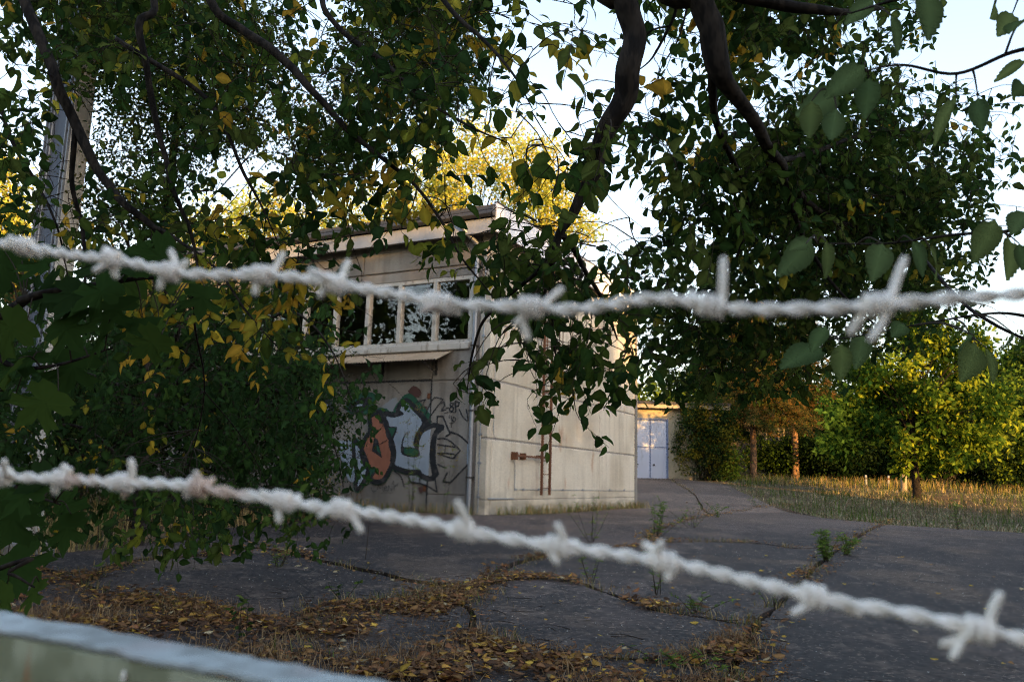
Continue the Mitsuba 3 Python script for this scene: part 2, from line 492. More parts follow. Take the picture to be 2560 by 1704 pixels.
yard = note('asphalt_yard', 'cracked grey asphalt yard in front of the concrete building', kind='structure')
for i, poly in enumerate(sorted([g for g in getattr(slabs, 'geoms', [slabs]) if g.area > .05], key=lambda g: -g.area)):
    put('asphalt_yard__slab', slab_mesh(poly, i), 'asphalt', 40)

# ------------------------------------------------------------------ the concrete building
AZ = math.radians(27.65)
r0 = ray(1211.7 / 1.08659, 1289.8 / 1.08659)
CORNER = EYE + r0 * (17.32 / r0[1]); CORNER[2] = 0
UR = np.array([math.sin(AZ), math.cos(AZ), 0]); VL = np.array([-math.cos(AZ), math.sin(AZ), 0])
NR = np.array([math.cos(AZ), -math.sin(AZ), 0]); NL = -UR
Z3 = np.array([0, 0, 1.0])


def placer(along, out, origin=CORNER):
    M = np.eye(4); M[:3, 0], M[:3, 1], M[:3, 2], M[:3, 3] = along, Z3, out, origin

    def place(m):
        m = m.copy(); v = np.asarray(m.vertices) @ M[:3, :3].T + M[:3, 3]
        f = np.asarray(m.faces)
        return trimesh.Trimesh(v, f if np.linalg.det(M[:3, :3]) > 0 else f[:, ::-1], process=False)
    return place


L, R = placer(VL, NL), placer(UR, NR)


def wall_l(x, y, org, k):
    """Wall coordinates (along the left wall, height) of a spot measured in an enlarged view: origin and scale."""
    px, py = org[0] + x / k, org[1] + y / k
    d = ray(px / 1.08659, py / 1.08659); t = ((CORNER - EYE) @ NL) / (d @ NL); p = EYE + d * t
    return (p - CORNER) @ VL, p[2]


B = thing('concrete_building', 'tall pale concrete building with graffiti on its garage gate and a rusty ladder', 'building')
G = .41
# right wall: precast panels with recessed joints
rows = [(.30, .755), (.77, 2.02), (2.06, 3.27), (3.31, 4.52), (4.56, 5.78), (5.82, 6.5)]
cols = [(0, .185), (.2, 6.42), (6.45, 9.62)]
for z0, z1 in rows:
    for a, b in cols:
        put(B + '__wall_panel', R(box(a, b, z0, z1, -.22, 0, .012)), 'concrete')
put(B + '__joint', R(box(.01, 9.6, .3, 6.5, -.2, -.018)), 'joint')
# left wall
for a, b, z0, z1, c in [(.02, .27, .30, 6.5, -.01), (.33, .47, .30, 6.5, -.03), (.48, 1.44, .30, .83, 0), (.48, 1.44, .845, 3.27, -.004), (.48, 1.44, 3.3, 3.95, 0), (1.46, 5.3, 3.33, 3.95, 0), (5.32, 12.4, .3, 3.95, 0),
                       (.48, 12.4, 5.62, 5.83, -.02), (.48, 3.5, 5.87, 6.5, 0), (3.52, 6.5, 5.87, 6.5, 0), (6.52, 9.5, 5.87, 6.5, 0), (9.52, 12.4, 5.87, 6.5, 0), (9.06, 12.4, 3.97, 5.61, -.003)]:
    put(B + '__wall_panel', L(box(a, b, z0, z1, -.25, c, .012)), 'concrete_shaded' if a >= .33 else 'concrete')
put(B + '__joint', L(cat([box(.28, .48, .3, 6.5, -.24, -.06), box(.47, 12.4, 5.8, 5.9, -.24, -.05), box(.47, 1.47, .8, .86, -.2, -.03), box(.47, 5.3, 3.25, 3.35, -.2, -.03)])), 'joint')
put(B + '__sill', L(box(.5, 9.05, 3.955, 4.11, -.25, .07, .015)), 'white_paint')
gate = B + '__gate'
put(gate, L(box(1.455, 5.3, .46, 3.29, -.16, -.035)), 'concrete_shaded', label='grey steel garage gate covered in graffiti')
put(gate + '__frame', L(cat([box(1.44, 1.475, .44, 3.32, -.1, -.012), box(1.475, 5.3, 3.292, 3.328, -.1, -.012), box(3.33, 3.345, .46, 3.285, -.03, -.031)])), 'dark_iron')
for z in (2.9, 1.9, .9):
    put(gate + '__hinge', L(box(1.485, 1.56, z, z + .12, -.03, -.008)), 'rust')
# back, far side, floors
put(B + '__back_wall', cat([L(box(-.02, 12.4, .3, 6.5, -9.6, -9.4)), L(box(12.2, 12.4, .3, 6.5, -9.39, -.26))]), 'concrete_shaded')
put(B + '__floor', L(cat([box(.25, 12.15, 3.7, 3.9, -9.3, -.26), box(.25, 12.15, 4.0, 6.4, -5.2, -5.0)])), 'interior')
# roof
roof = B + '__roof'
put(roof, L(box(-.22, 12.6, 6.96, 7.04, -9.8, .33)), 'roof_felt')
put(roof + '__ceiling', L(box(-.18, 12.6, 6.5, 6.56, -9.7, .30)), 'concrete_shaded')
put(roof + '__fascia', L(box(-.20, 12.6, 6.43, 6.74, .305, .335, .004)), 'fascia_grey')
put(roof + '__fascia', R(box(-.335, 9.9, 6.42, 7.06, .205, .24, .004)), 'fascia_paint')
gut = [(.36 + .075 * math.cos(a), 6.86 + .075 * math.sin(a)) for a in np.linspace(-math.pi, 0, 9)]
put(roof + '__gutter', cat([L(trimesh.Trimesh(*tube_arrays(np.array([(-.2, 6.83, .40), (12.6, 6.83, .40)]), .075, 10), process=False)), L(box(-.2, 12.6, 6.90, 6.96, .33, .45))]), 'gutter_dark')
put(roof + '__coping', R(box(-.34, 9.9, 7.062, 7.085, .17, .262)), 'roof_felt')
# windows with mullions and panes
win = B + '__window'
ms = [.53, 1.48, 2.44, 3.35, 4.31, 5.26, 6.2, 7.12, 8.05, 8.97]
put(win, L(cat([box(.49, 9.0, 5.535, 5.615, -.16, -.03), box(.49, 9.0, 4.11, 4.19, -.16, -.03)])), 'white_paint', label='ribbon of windows with weathered pale frames under the roof')
for s in ms:
    put(win + '__mullion', L(box(s - .055, s + .055, 4.19, 5.535, -.17, -.02, .008)), 'white_paint')
for a, b in zip(ms[:-1], ms[1:]):
    put(win + '__pane', L(trimesh.Trimesh([(a + .054, 4.19, -.09), (b - .054, 4.19, -.09), (b - .054, 5.535, -.09 + .0015 * rng.normal()), (a + .054, 5.535, -.09 + .002 * rng.normal())], [(0, 1, 2), (0, 2, 3)], process=False)), 'glass')
# corrugated awning over the gate
awn = B + '__awning'
s = np.arange(.92, 5.6, .0127); wv = .014 * np.sin(2 * np.pi * s / .076)
va = np.column_stack([s, 3.93 + wv, s * 0 + .01]); vb = np.column_stack([s, 3.67 + wv, s * 0 + .62]); n = len(s); k = np.arange(n - 1)
put(awn, L(trimesh.Trimesh(np.vstack([va, vb]), np.vstack([np.stack([k, k + 1, k + n + 1], 1), np.stack([k, k + n + 1, k + n], 1)]), process=False)), 'corrugated', label='corrugated awning under the windows')
for s0 in (1.33, 2.78, 4.2):
    put(awn + '__bracket', L(cat([box(s0 - .02, s0 + .02, 3.42, 3.9, .002, .04), tube([(s0, 3.45, .03), (s0, 3.66, .58)], .014, 5), tube([(s0, 3.86, .03), (s0, 3.67, .58)], .014, 5)])), 'dark_iron')
put(B + '__downpipe', L(tube(spline([(.62, 6.80, .40), (.62, 6.66, .40), (.52, 6.48, .30), (.40, 6.32, .12), (.37, 6.2, .07), (.36, 5.5, .07), (.36, 3, .07), (.36, .55, .07), (.36, .48, .12)], 6), .048, 10)), 'galvanised', 60)
for z in (1.2, 2.6, 4.0, 5.4):
    put(B + '__pipe_clamp', L(box(.295, .425, z, z + .03, -.02, .125)), 'dark_iron')
put(B + '__conduit', L(cat([tube([(.16, .5, .02), (.16, 6.3, .02)], .016, 6)] + [box(.12, .2, z, z + .04, -.01, .045) for z in (.8, 1.5, 2.1, 3.2, 4.2, 5.2)])), 'galvanised')
put(B + '__cable', R(cat([tube([(1.3, .985, .015), (9.55, .96, .015)], .008, 5), tube([(1.3, .98, .015), (1.28, 1.55, .015), (1.14, 1.7, .02)], .006, 5), tube([(.1, .79, .012), (1.25, .785, .012)], .014, 5), tube([(.23, 2.2, .012), (.24, 6.4, .012)], .006, 5),
                          tube(spline([(.40, 2.03, .012), (.27, 2.12, .012), (.23, 2.35, .012)]), .006, 5), *[box(q, q + .05, .955, 1.005, 0, .03) for q in (1.3, 1.7, 2.5, 3.9, 5.2, 7.2, 8.4)]])), 'galvanised')
# rusty ladder with a safety cage
lad = B + '__ladder'
put(lad, R(cat([box(q - .028, q + .028, .86, 6.9, .14, .19) for q in (2.365, 2.81)])), 'rust', label='rusty wall ladder with a safety cage')
for i in range(19):
    put(lad + '__rung', R(tube([(2.385, 1.02 + .318 * i, .165), (2.79, 1.02 + .318 * i, .165)], .011, 6)), 'rust')
cage = []
for z in np.arange(3.6, 6.9, .75):
    a = np.linspace(0, np.pi, 13); cage.append(tube(np.column_stack([2.585 + .36 * np.cos(a), a * 0 + z, .17 + .62 * np.sin(a)]), .014, 5))
for a in np.radians([12, 50, 90, 130, 168]):
    cage.append(tube([(2.585 + .36 * math.cos(a), 3.6, .17 + .62 * math.sin(a)), (2.585 + .36 * math.cos(a), 6.62, .17 + .62 * math.sin(a))], .012, 5))
put(lad + '__safety_cage', R(cat(cage)), 'rust')
put(lad + '__stand_off', R(cat([box(1.12, 2.86, 1.70, 1.745, .10, .135), box(1.10, 1.16, 1.63, 1.80, 0, .15), box(1.52, 1.56, 1.64, 1.79, 0, .15)] + [box(q - .02, q + .02, z, z + .04, 0, .14) for q in (2.365, 2.81) for z in (1.73, 3.3, 4.9, 6.4)])), 'rust')

# graffiti, as thin coats of paint on the gate and the wall beside it
OG, KG = (740, 900), 3.92


def W(pts):
    return np.array([wall_l(x, y, OG, KG) for x, y in pts])


def blob(pts, n=4):
    return Polygon(spline(np.vstack([W(pts), W(pts[:1])]), n)).buffer(0)


def shape(pts):
    return Polygon(W(pts)).buffer(0)


def stroke(pts, w, curve=True):
    p = W(pts)
    return LineString(spline(p, 5) if curve and len(p) > 2 else p).buffer(w, quad_segs=4)


silver = [blob([(880, 540), (960, 556), (1050, 525), (1012, 485), (1078, 412), (1165, 510), (1240, 605), (1180, 715), (1155, 810), (1200, 830), (1205, 790), (1250, 700), (1375, 655), (1335, 750), (1312, 900), (1318, 1020), (1335, 1138), (1235, 1112), (1212, 1078), (1110, 1075), (1020, 1050), (960, 1015), (965, 900), (940, 800), (985, 665), (900, 648)], 3),
          blob([(575, 805), (625, 870), (690, 1040), (665, 1150), (600, 1245), (607, 1100), (580, 950)]), blob([(215, 460), (300, 415), (335, 560), (140, 665), (165, 545)]), blob([(545, 470), (658, 403), (632, 482)]), blob([(400, 790), (560, 800), (580, 1000), (600, 1160), (520, 1180), (450, 1000)])]
orange = [blob([(735, 560), (815, 525), (822, 612), (872, 622), (885, 730), (930, 820), (945, 920), (930, 1000), (845, 1160), (740, 1155), (790, 1072), (705, 1030), (655, 905), (690, 780), (740, 700)], 3), blob([(60, 525), (180, 470), (130, 640), (50, 745)])]
blackfill = [blob([(1078, 380), (1130, 395), (1310, 610), (1250, 690), (1180, 730), (1240, 605), (1078, 412), (1012, 490), (1000, 480)]), blob([(1240, 612), (1185, 715), (1150, 800), (1160, 850), (1200, 880), (1205, 800), (1250, 700), (1375, 655), (1440, 690), (1440, 628), (1300, 645)]),
             blob([(1375, 655), (1440, 630), (1430, 690), (1385, 740), (1370, 850), (1372, 1000), (1400, 1120), (1340, 1148), (1318, 1020), (1310, 900), (1330, 750)]), blob([(1078, 705), (1040, 780), (1026, 880), (1042, 922), (1120, 948), (1205, 940), (1200, 875), (1120, 852), (1062, 850), (1045, 822)]),
             shape([(765, 755), (800, 775), (842, 955), (743, 890)]), blob([(520, 455), (640, 370), (745, 370), (690, 475), (632, 485), (660, 405), (548, 470)]), shape([(820, 510), (870, 520), (890, 700), (985, 650), (940, 780), (900, 730), (860, 620), (825, 615)])]
outline = [g.buffer(.10 if i == 0 else .09).difference(g.buffer(-.012)) for i, g in enumerate(silver[:4])] + [g.buffer(.10).difference(g.buffer(-.012)) for g in orange] + blackfill
glow = unary_union([g.buffer(.112) for g in silver[:4] + orange + blackfill])
gr = B + '__graffiti'
red = [blob([(1095, 300), (1150, 250), (1220, 300), (1200, 360), (1120, 350)]), blob([(1195, 1245), (1235, 1240), (1230, 1300), (1205, 1290)]), blob([(1245, 450), (1280, 455), (1270, 490), (1240, 480)])]
dgrey = blob([(1392, 562), (1440, 552), (1505, 700), (1600, 735), (1680, 805), (1680, 1020), (1512, 1198), (1440, 1190), (1480, 1090), (1395, 1022), (1385, 770), (1402, 640)], 3)
pale = [blob([(830, 462), (880, 420), (940, 375), (985, 372), (1000, 415), (1060, 400), (1040, 470), (900, 505)]), blob([(1110, 1110), (1380, 1170), (1378, 1285), (1290, 1230), (1120, 1195)]), blob([(1270, 530), (1350, 385), (1440, 380), (1325, 560), (1320, 610)])]
thin = [stroke(q, w, c) for q, w, c in [([(1180, 410), (1270, 385), (1225, 470)], .012, 0), ([(1330, 605), (1312, 560), (1440, 382)], .014, 1), ([(1440, 380), (1350, 375), (1270, 530)], .012, 1), ([(1385, 605), (1387, 548), (1442, 550), (1510, 722), (1472, 745)], .017, 0), ([(1505, 700), (1600, 735), (1685, 810)], .018, 1), ([(1685, 1020), (1515, 1198), (1442, 1190), (1482, 1105)], .017, 0),
                                        ([(1390, 1020), (1470, 1055)], .015, 0), ([(1388, 770), (1450, 766), (1510, 790), (1562, 838)], .015, 1), ([(1388, 825), (1562, 850)], .013, 0), ([(1465, 835), (1460, 902)], .009, 0), ([(1390, 910), (1500, 914), (1562, 928), (1535, 960), (1400, 916)], .014, 1), ([(1560, 828), (1612, 885), (1545, 952)], .012, 0),
                                        ([(1105, 1135), (1120, 1190), (1220, 1205), (1290, 1230), (1382, 1290), (1365, 1160)], .013, 0), ([(1215, 1140), (1215, 1205)], .014, 0), ([(965, 1085), (1030, 1140), (1060, 1240)], .012, 1), ([(1600, 480), (1640, 560), (1685, 590), (1670, 480)], .013, 1), ([(690, 475), (790, 475)], .01, 0), ([(825, 822), (895, 780)], .008, 0),
                                        ([(740, 1240), (745, 1275), (775, 1285), (798, 1262)], .005, 1), ([(800, 1262), (806, 1212), (826, 1262), (846, 1205), (856, 1280)], .006, 0), ([(870, 1258), (890, 1250), (884, 1232), (868, 1244), (873, 1276), (900, 1270)], .006, 1), ([(905, 1285), (909, 1225), (940, 1280), (946, 1195)], .006, 0), ([(966, 1285), (955, 1178)], .006, 0), ([(1002, 1205), (960, 1238), (1000, 1222)], .005, 0), ([(830, 1302), (900, 1296), (960, 1298)], .003, 0),
                                        ([(1425, 420), (1450, 408), (1460, 440), (1428, 492), (1466, 486)], .016, 0), ([(1470, 468), (1495, 466)], .014, 0), ([(1548, 425), (1520, 420), (1512, 445), (1545, 468), (1530, 498), (1505, 480), (1545, 430)], .016, 1), ([(1568, 500), (1560, 402), (1600, 412), (1592, 448), (1562, 455)], .015, 0), ([(1455, 520), (1505, 508), (1565, 510)], .007, 1),
                                        ([(1508, 540), (1505, 565)], .008, 0), ([(1525, 545), (1530, 602)], .009, 0), ([(1545, 555), (1566, 572), (1556, 602), (1536, 590), (1545, 558)], .009, 1), ([(1505, 618), (1538, 614)], .007, 0), ([(1521, 614), (1523, 655)], .007, 0)]]
greens = [shape([(905, 660), (980, 665), (940, 752)]), shape([(718, 1050), (788, 1072), (725, 1132)]), shape([(790, 825), (815, 850), (832, 918), (795, 890)]), blob([(1060, 860), (1180, 870), (1195, 925), (1120, 935), (1062, 910)])]
for nm, geo, m, c in [('pale_patch', unary_union(pale), 'paint_pale', -.030), ('rust_mark', unary_union(red), 'paint_red', -.030), ('grey_fill', dgrey, 'paint_silver', -.027), ('green_glow', glow, 'paint_green', -.025), ('silver_fill', unary_union(silver), 'paint_silver', -.022),
                      ('orange_fill', unary_union(orange), 'paint_orange', -.022), ('black_outline', unary_union(outline), 'paint_black', -.018), ('green_fill', unary_union(greens), 'paint_green', -.014), ('black_line', unary_union(thin), 'paint_black', -.010)]:
    for piece in getattr(geo, 'geoms', [geo]):
        if piece.area > 1e-5:
            put(gr + '__' + nm, L(flat(piece, .0025).apply_translation((0, 0, c + .014))), m)
note(gr, 'graffiti letters in silver, orange and black with green edges and thin black tags')

# ------------------------------------------------------------------ shed and house behind
def hbox(x0, x1, z0, z1, y0, y1, bev=0.0):
    return box(x0, x1, y0, y1, z0, z1, bev)


def on_plane(px, py, Y):
    d = ray(px / 1.08659, py / 1.08659); return EYE + d * (Y / d[1])


SH = thing('storage_shed', 'low tan shed with a pale metal double door behind the building', 'shed')
Y0 = 39.7
a, b = on_plane(1626, 1049, Y0), on_plane(1667, 1196, Y0)
x1, dz0, dz1 = b[0], 1.36, a[2]; xm = a[0]; x0 = xm - (x1 - xm); zt = on_plane(1640, 1020, Y0)[2]
zs = 1.2
put(SH + '__wall', cat([hbox(3.0, x0 - .06, zs, zt, Y0, Y0 + .25), hbox(x0 - .06, x1 + .08, dz1 + .08, zt, Y0, Y0 + .25), hbox(x1 + .08, 10.2, zs, zt, Y0, Y0 + .25), hbox(9.95, 10.2, zs, zt, Y0 + .25, Y0 + 6), hbox(3.0, 3.25, zs, zt, Y0 + .25, Y0 + 6), hbox(3.25, 9.95, zs, zt, Y0 + 5.8, Y0 + 6)]), 'shed_wall')
put(SH + '__roof', cat([hbox(2.7, 10.6, zt + .16, zt + .3, Y0 - .45, Y0 + 6.3)]), 'roof_felt')
put(SH + '__roof__fascia', hbox(2.75, 10.55, zt - .02, zt + .155, Y0 - .42, Y0 - .38), 'shed_wall')
for q0, q1 in ((x0, xm - .02), (xm + .02, x1)):
    d = put(SH + '__door', hbox(q0, q1, dz0, dz1, Y0 + .05, Y0 + .10, .01), 'door_paint')
    put(d + '__crossbar', hbox(q0 + .02, q1 - .02, dz0 + 1.55, dz0 + 1.59, Y0 + .03, Y0 + .06), 'door_blue')
    put(d + '__handle', hbox(q0 + .12, q0 + .2, dz0 + .68, dz0 + .76, Y0 - .02, Y0 + .07), 'dark_iron')
put(SH + '__door_frame', cat([hbox(x1, x1 + .075, dz0, dz1 + .07, Y0 - .03, Y0 + .12), hbox(x0 - .055, x0, dz0, dz1 + .07, Y0 - .03, Y0 + .12), hbox(x0, x1, dz1 + .005, dz1 + .075, Y0 - .03, Y0 + .12), hbox(xm - .018, xm + .018, dz0, dz1, Y0 + .02, Y0 + .11)]), 'door_blue')

HS = thing('dark_house', 'dim brown house with white framed windows behind the pines', 'house')
Yh = 50.0
put(HS + '__wall', hbox(10.8, 27, 1.3, 5.4, Yh, Yh + 8), 'dark_wall')
put(HS + '__roof', hbox(10.4, 27.4, 5.41, 5.7, Yh - .5, Yh + 8.4), 'roof_felt')
for px in (1915, 1990, 2075):
    c = on_plane(px * 1.0, 1090, Yh)
    w = put(HS + '__window', cat([hbox(c[0] - .75, c[0] + .75, c[2] - .8, c[2] + .9, Yh - .02, Yh - .012)]), 'interior')
    put(w + '__frame', cat([hbox(c[0] - .8, c[0] - .7, c[2] - .85, c[2] + .95, Yh - .06, Yh - .022), hbox(c[0] + .7, c[0] + .8, c[2] - .85, c[2] + .95, Yh - .06, Yh - .022), hbox(c[0] - .7, c[0] + .7, c[2] - .85, c[2] - .75, Yh - .06, Yh - .022), hbox(c[0] - .05, c[0] + .05, c[2] - .75, c[2] + .95, Yh - .06, Yh - .022)]), 'shed_wall')

# ------------------------------------------------------------------ steel pylon on the left
py0 = at(28, 1120, 9.3); PX, PY = py0[0], py0[1]
pa = math.radians(-16)
PM = placer(np.array([math.cos(pa), math.sin(pa), 0]), np.array([math.sin(pa), -math.cos(pa), 0]), np.array([PX, PY, 0.0]))
def PS(m):
    m = m.copy(); m.apply_scale([.56, 1.0, .66])
    return PM(m)


PYL = thing('steel_pylon', 'tall grey steel pylon of two ribbed uprights behind the branches on the left', 'pylon')
put(PYL + '__web', PS(box(-.2, .2, .2, 13.5, -.30, -.08)), 'steel_blue')
for q in (-1, 1):
    u0 = put(PYL + '__upright', PS(cat([box(q * .27 - .07, q * .27 + .07, .2, 13.6, -.34, -.03, .012), box(q * .225 - .012, q * .225 + .012, .2, 13.6, -.03, .02), box(q * .315 - .012, q * .315 + .012, .2, 13.6, -.03, .02)])), 'galvanised')
    put(u0 + '__bolt', PS(cat([box(q * .27 - .02, q * .27 + .02, z, z + .05, -.03, -.012) for z in np.arange(1, 13, .35)])), 'dark_iron')
for z in (2.1, 4.3, 6.5, 8.7, 10.9):
    put(PYL + '__tie_plate', PS(box(-.19, .19, z, z + .14, -.075, -.045)), 'steel_blue')
put(PYL + '__side_plate', PS(box(.345, .362, .2, 13.6, -.44, -.02)), 'white_paint')
put(PYL + '__base', PS(box(-.5, .5, -.1, .35, -.7, .3, .03)), 'concrete_shaded')
# ------------------------------------------------------------------ trees near the camera
class Tree:
    def __init__(self, base, label, category='tree'):
        self.slim = .52 if label.startswith('drooping') else .95 if base == 'elm_tree' else .6 if base == 'elm_sprig' else 1.0
        self.key, self.p, self.g = thing(base, label, category), [], np.random.default_rng(len(label) * 7)
        self.twigs, self.leaf_p, self.leaf_R, self.leaf_s, self.leaf_c = [], [], [], [], []

    def limb(self, rows, name='limb', sides=9, n=7, bumps=.10, node=True, bsdf='bark', label=None):
        """rows: (x, y, depth, radius) seen, or (x, y, z, radius, 0) in metres."""
        q = np.array([np.r_[at(*r[:3]), r[3]] if len(r) == 4 else np.r_[r[:3], r[3]] for r in rows])
        q = spline(q, n)
        k = np.arange(len(q))
        wob = meshkit.noise(np.stack([q[:, 0] * 7, q[:, 1] * 7, q[:, 2] * 7], -1), 3) - .5
        r = np.maximum(q[:, 3] * self.slim, .0012) * (1 + 2.2 * bumps * wob)
        c = q[:, :3] + (np.stack([meshkit.noise(q[:, :3] * 9, 4 + j) - .5 for j in range(3)], -1)) * r[:, None] * .9
        v, f = tube_arrays(c, r, sides)
        put(self.key + '__' + name, trimesh.Trimesh(v, f, process=False), bsdf, True, label)
        if node:
            self.p.append(c[::2])
        return c

    def shoots(self, tips, length, nleaf, size, cidx, droop=.55, twig_r=.0013, spread=.75):
        """Short leafy shoots centred on the points tips, each joined by a twig to the nearest wood."""
        g = self.g
        tips = np.asarray(tips); n = len(tips)
        d = np.column_stack([g.normal(size=n), g.normal(size=n), g.normal(size=n) * .5 - droop]); d /= np.linalg.norm(d, axis=1, keepdims=True)
        L_ = length * g.uniform(.7, 1.25, n)
        start = tips - d * L_[:, None] * .5
        nodes = np.vstack(self.p)
        order = np.argsort(cKDTree(nodes).query(start)[0])
        for b in range(0, n, 60):
            ids = order[b:b + 60]
            tree = cKDTree(nodes)
            dist, near = tree.query(start[ids], k=min(10, len(nodes)))
            pen = dist + .9 * np.maximum(0, start[ids][:, None, 2] - nodes[near][..., 2] + .02)
            pick = near[np.arange(len(ids)), pen.argmin(1)]
            new = []
            for i, q in zip(ids, nodes[pick]):
                a, s0, e = q, start[i], start[i] + d[i] * L_[i] + np.array([0, 0, -.12 * L_[i]])
                D = np.linalg.norm(s0 - a)
                m = a + (s0 - a) * .5 + np.array([0, 0, .10 * D]) + g.normal(size=3) * .05 * D
                path = spline(np.array([a, m, s0, e]), 3)
                r1 = min(.0055, .0014 + .0035 * D)
                self.twigs.append(tube_arrays(path, np.linspace(r1, twig_r * .7, len(path)), 4))
                new.append(path[2:-2:2])
            nodes = np.vstack([nodes, *new])
        self.p = [nodes]
        k = np.tile(np.arange(nleaf), n); own = np.repeat(np.arange(n), nleaf)
        t = (k + .6 + g.uniform(-.3, .3, len(k))) / nleaf
        pos = start[own] + d[own] * (L_[own] * t)[:, None] + np.column_stack([k * 0, k * 0, -.12 * L_[own] * t ** 2])
        side = np.cross(d[own], g.normal(size=(len(k), 3)) * .5 + [0, 0, 1.0]); side /= np.linalg.norm(side, axis=1, keepdims=True) + 1e-9
        ld = d[own] * .45 + side * np.where(k % 2, 1, -1)[:, None] * spread + np.array([0, 0, -.5]) + g.normal(size=(len(k), 3)) * .3
        nn = g.normal(size=(len(k), 3)) * .8 + [0, -.25, .75]
        s = size * g.uniform(.55, 1.4, len(k)) * np.where(t > .9, .85, 1)
        self.add_leaves(pos + ld / np.linalg.norm(ld, axis=1, keepdims=True) * .006, basis(ld, nn), s, np.asarray(cidx)[own] if np.ndim(cidx) else cidx)

    def add_leaves(self, p, Rm, s, c):
        self.leaf_p.append(p); self.leaf_R.append(Rm); self.leaf_s.append(np.broadcast_to(s, (len(p),))); self.leaf_c.append(np.broadcast_to(c, (len(p),)))

    def finish(self, singles=300, tpl='elm', tplarr=None, twigs='twigs'):
        g = self.g
        if self.twigs:
            put(self.key + '__' + twigs, join(self.twigs), 'twig', True, kind='stuff')
        p, Rm, s, c = (np.concatenate(a) for a in (self.leaf_p, self.leaf_R, self.leaf_s, self.leaf_c))
        x, y, z = screen(p)
        big = np.where((z > .3) & (x > 0) & (x < 2356) & (y > 0) & (y < 1568), s / np.maximum(z, .1), 0)
        o = np.argsort(-big)
        one, rest = o[:singles], o[singles:]
        leaf_entries(self.key + '__leaf', tpl, p[one], Rm[one], s[one], c[one])
        if len(rest):
            ms = [leaf_mesh(t, p[q], Rm[q], s[q], tint(c[q], g)) for t, q in zip((tplarr or ELM, ELM_CURLED, ELM_CUPPED), (rest[::3], rest[1::3], rest[2::3])) if len(q)]
            put(self.key + '__foliage', join([(np.asarray(m.vertices), np.asarray(m.faces)) for m, _ in ms]), 'leaf', True, kind='stuff', color=np.vstack([q for _, q in ms]))
        return len(p)


def cover(grid, x0, y0, step, dep, size, nleaf, g, extra_top=True):
    """Points for leafy shoots so that leaves cover about the given share of each cell of the survey view, at depths drawn from dep(x, y)."""
    out = []
    rows = [(y0 + i * step, r) for i, r in enumerate(grid)]
    if extra_top:
        rows = [(y0 - step, grid[0])] + rows
    for y, r in rows:
        for j, c in enumerate(r):
            if c <= 0.02:
                continue
            x = x0 + j * step
            d = dep(x + step / 2, y + step / 2)
            ell = size * 1887 / d
            n = -math.log(1 - min(c, .985)) * step * step / (.175 * ell * ell) / nleaf
            for _ in range(g.poisson(n)):
                out.append(at(x + g.uniform(-.08, 1.08) * step, y + g.uniform(-.08, 1.08) * step, d * g.uniform(.86, 1.2)))
    return np.array(out)


def pick_color(tips, g, boxes, base=.02):
    x, y, z = screen(tips)
    pr = np.full(len(x), base)
    for x0, y0, x1, y1, q in boxes:
        pr = np.where((x > x0) & (x < x1) & (y > y0) & (y < y1), q, pr)
    return np.where(g.random(len(x)) < pr, g.integers(5, 9, len(x)), g.integers(0, 5, len(x)))


# left elm: its trunk stands left of the view, its boughs droop in from the upper left
A = Tree('elm_tree', 'drooping elm branches with dark green and some yellow leaves filling the upper left')
g = np.random.default_rng(21)
TA = [(-4.4, 1.5, -.1, .24, 0), (-4.2, 1.6, 1.6, .19, 0), (-3.9, 1.8, 3.2, .16, 0), (-3.4, 2.0, 4.6, .13, 0), (-2.8, 2.2, 5.6, .10, 0)]
A.limb(TA, 'trunk', 12, bumps=.2)
fork = (-3.2, 2.05, 4.95, .075, 0)
A.limb([fork, (-2.7, 2.5, 4.6, .06, 0), (-20, -160, 3.2, .044), (55, 0, 3.1, .041), (130, 180, 3.0, .038), (180, 300, 3.0, .035), (230, 400, 2.95, .031), (290, 470, 2.9, .025), (350, 520, 2.9, .021), (410, 600, 2.85, .013), (440, 680, 2.8, .008)])
A.limb([(172, 300, 3.0, .020), (166, 420, 3.0, .017), (188, 520, 3.0, .015), (196, 620, 2.95, .010), (190, 690, 2.9, .005)])
A.limb([fork, (-2.2, 2.4, 5.3, .06, 0), (420, -220, 2.7, .030), (480, 0, 2.6, .028), (560, 70, 2.6, .027), (640, 125, 2.55, .025), (715, 205, 2.5, .022), (800, 300, 2.5, .018), (862, 352, 2.5, .014), (950, 420, 2.45, .010), (1010, 500, 2.4, .008), (1060, 590, 2.4, .006), (1112, 655, 2.4, .004), (1142, 692, 2.4, .002)])
A.limb([fork, (-2.5, 2.3, 5.2, .05, 0), (300, -160, 2.9, .026), (322, 60, 2.8, .024), (345, 200, 2.8, .021), (372, 330, 2.8, .018), (400, 440, 2.75, .015), (440, 540, 2.75, .011), (462, 660, 2.7, .005)])
A.limb([(270, 90, 2.9, .018), (330, 130, 2.85, .018), (400, 172, 2.8, .017), (470, 222, 2.8, .014), (520, 300, 2.75, .012), (562, 400, 2.7, .010), (605, 480, 2.7, .006), (640, 560, 2.7, .003)])
A.limb([(-2.2, 2.4, 5.3, .05, 0), (640, -200, 2.9, .022), (760, 40, 2.8, .018), (880, 140, 2.7, .015), (980, 230, 2.6, .011), (1080, 290, 2.5, .007), (1170, 330, 2.4, .003)])
A.limb([(-1.6, 2.5, 5.4, .04, 0), (900, -220, 2.5, .018), (1020, 0, 2.3, .014), (1110, 90, 2.2, .010), (1180, 170, 2.1, .006), (1225, 250, 2.1, .003)])
A.limb([(-10, 200, 3.4, .018), (30, 330, 3.3, .015), (90, 430, 3.3, .012), (130, 520, 3.2, .008), (150, 600, 3.2, .004)])
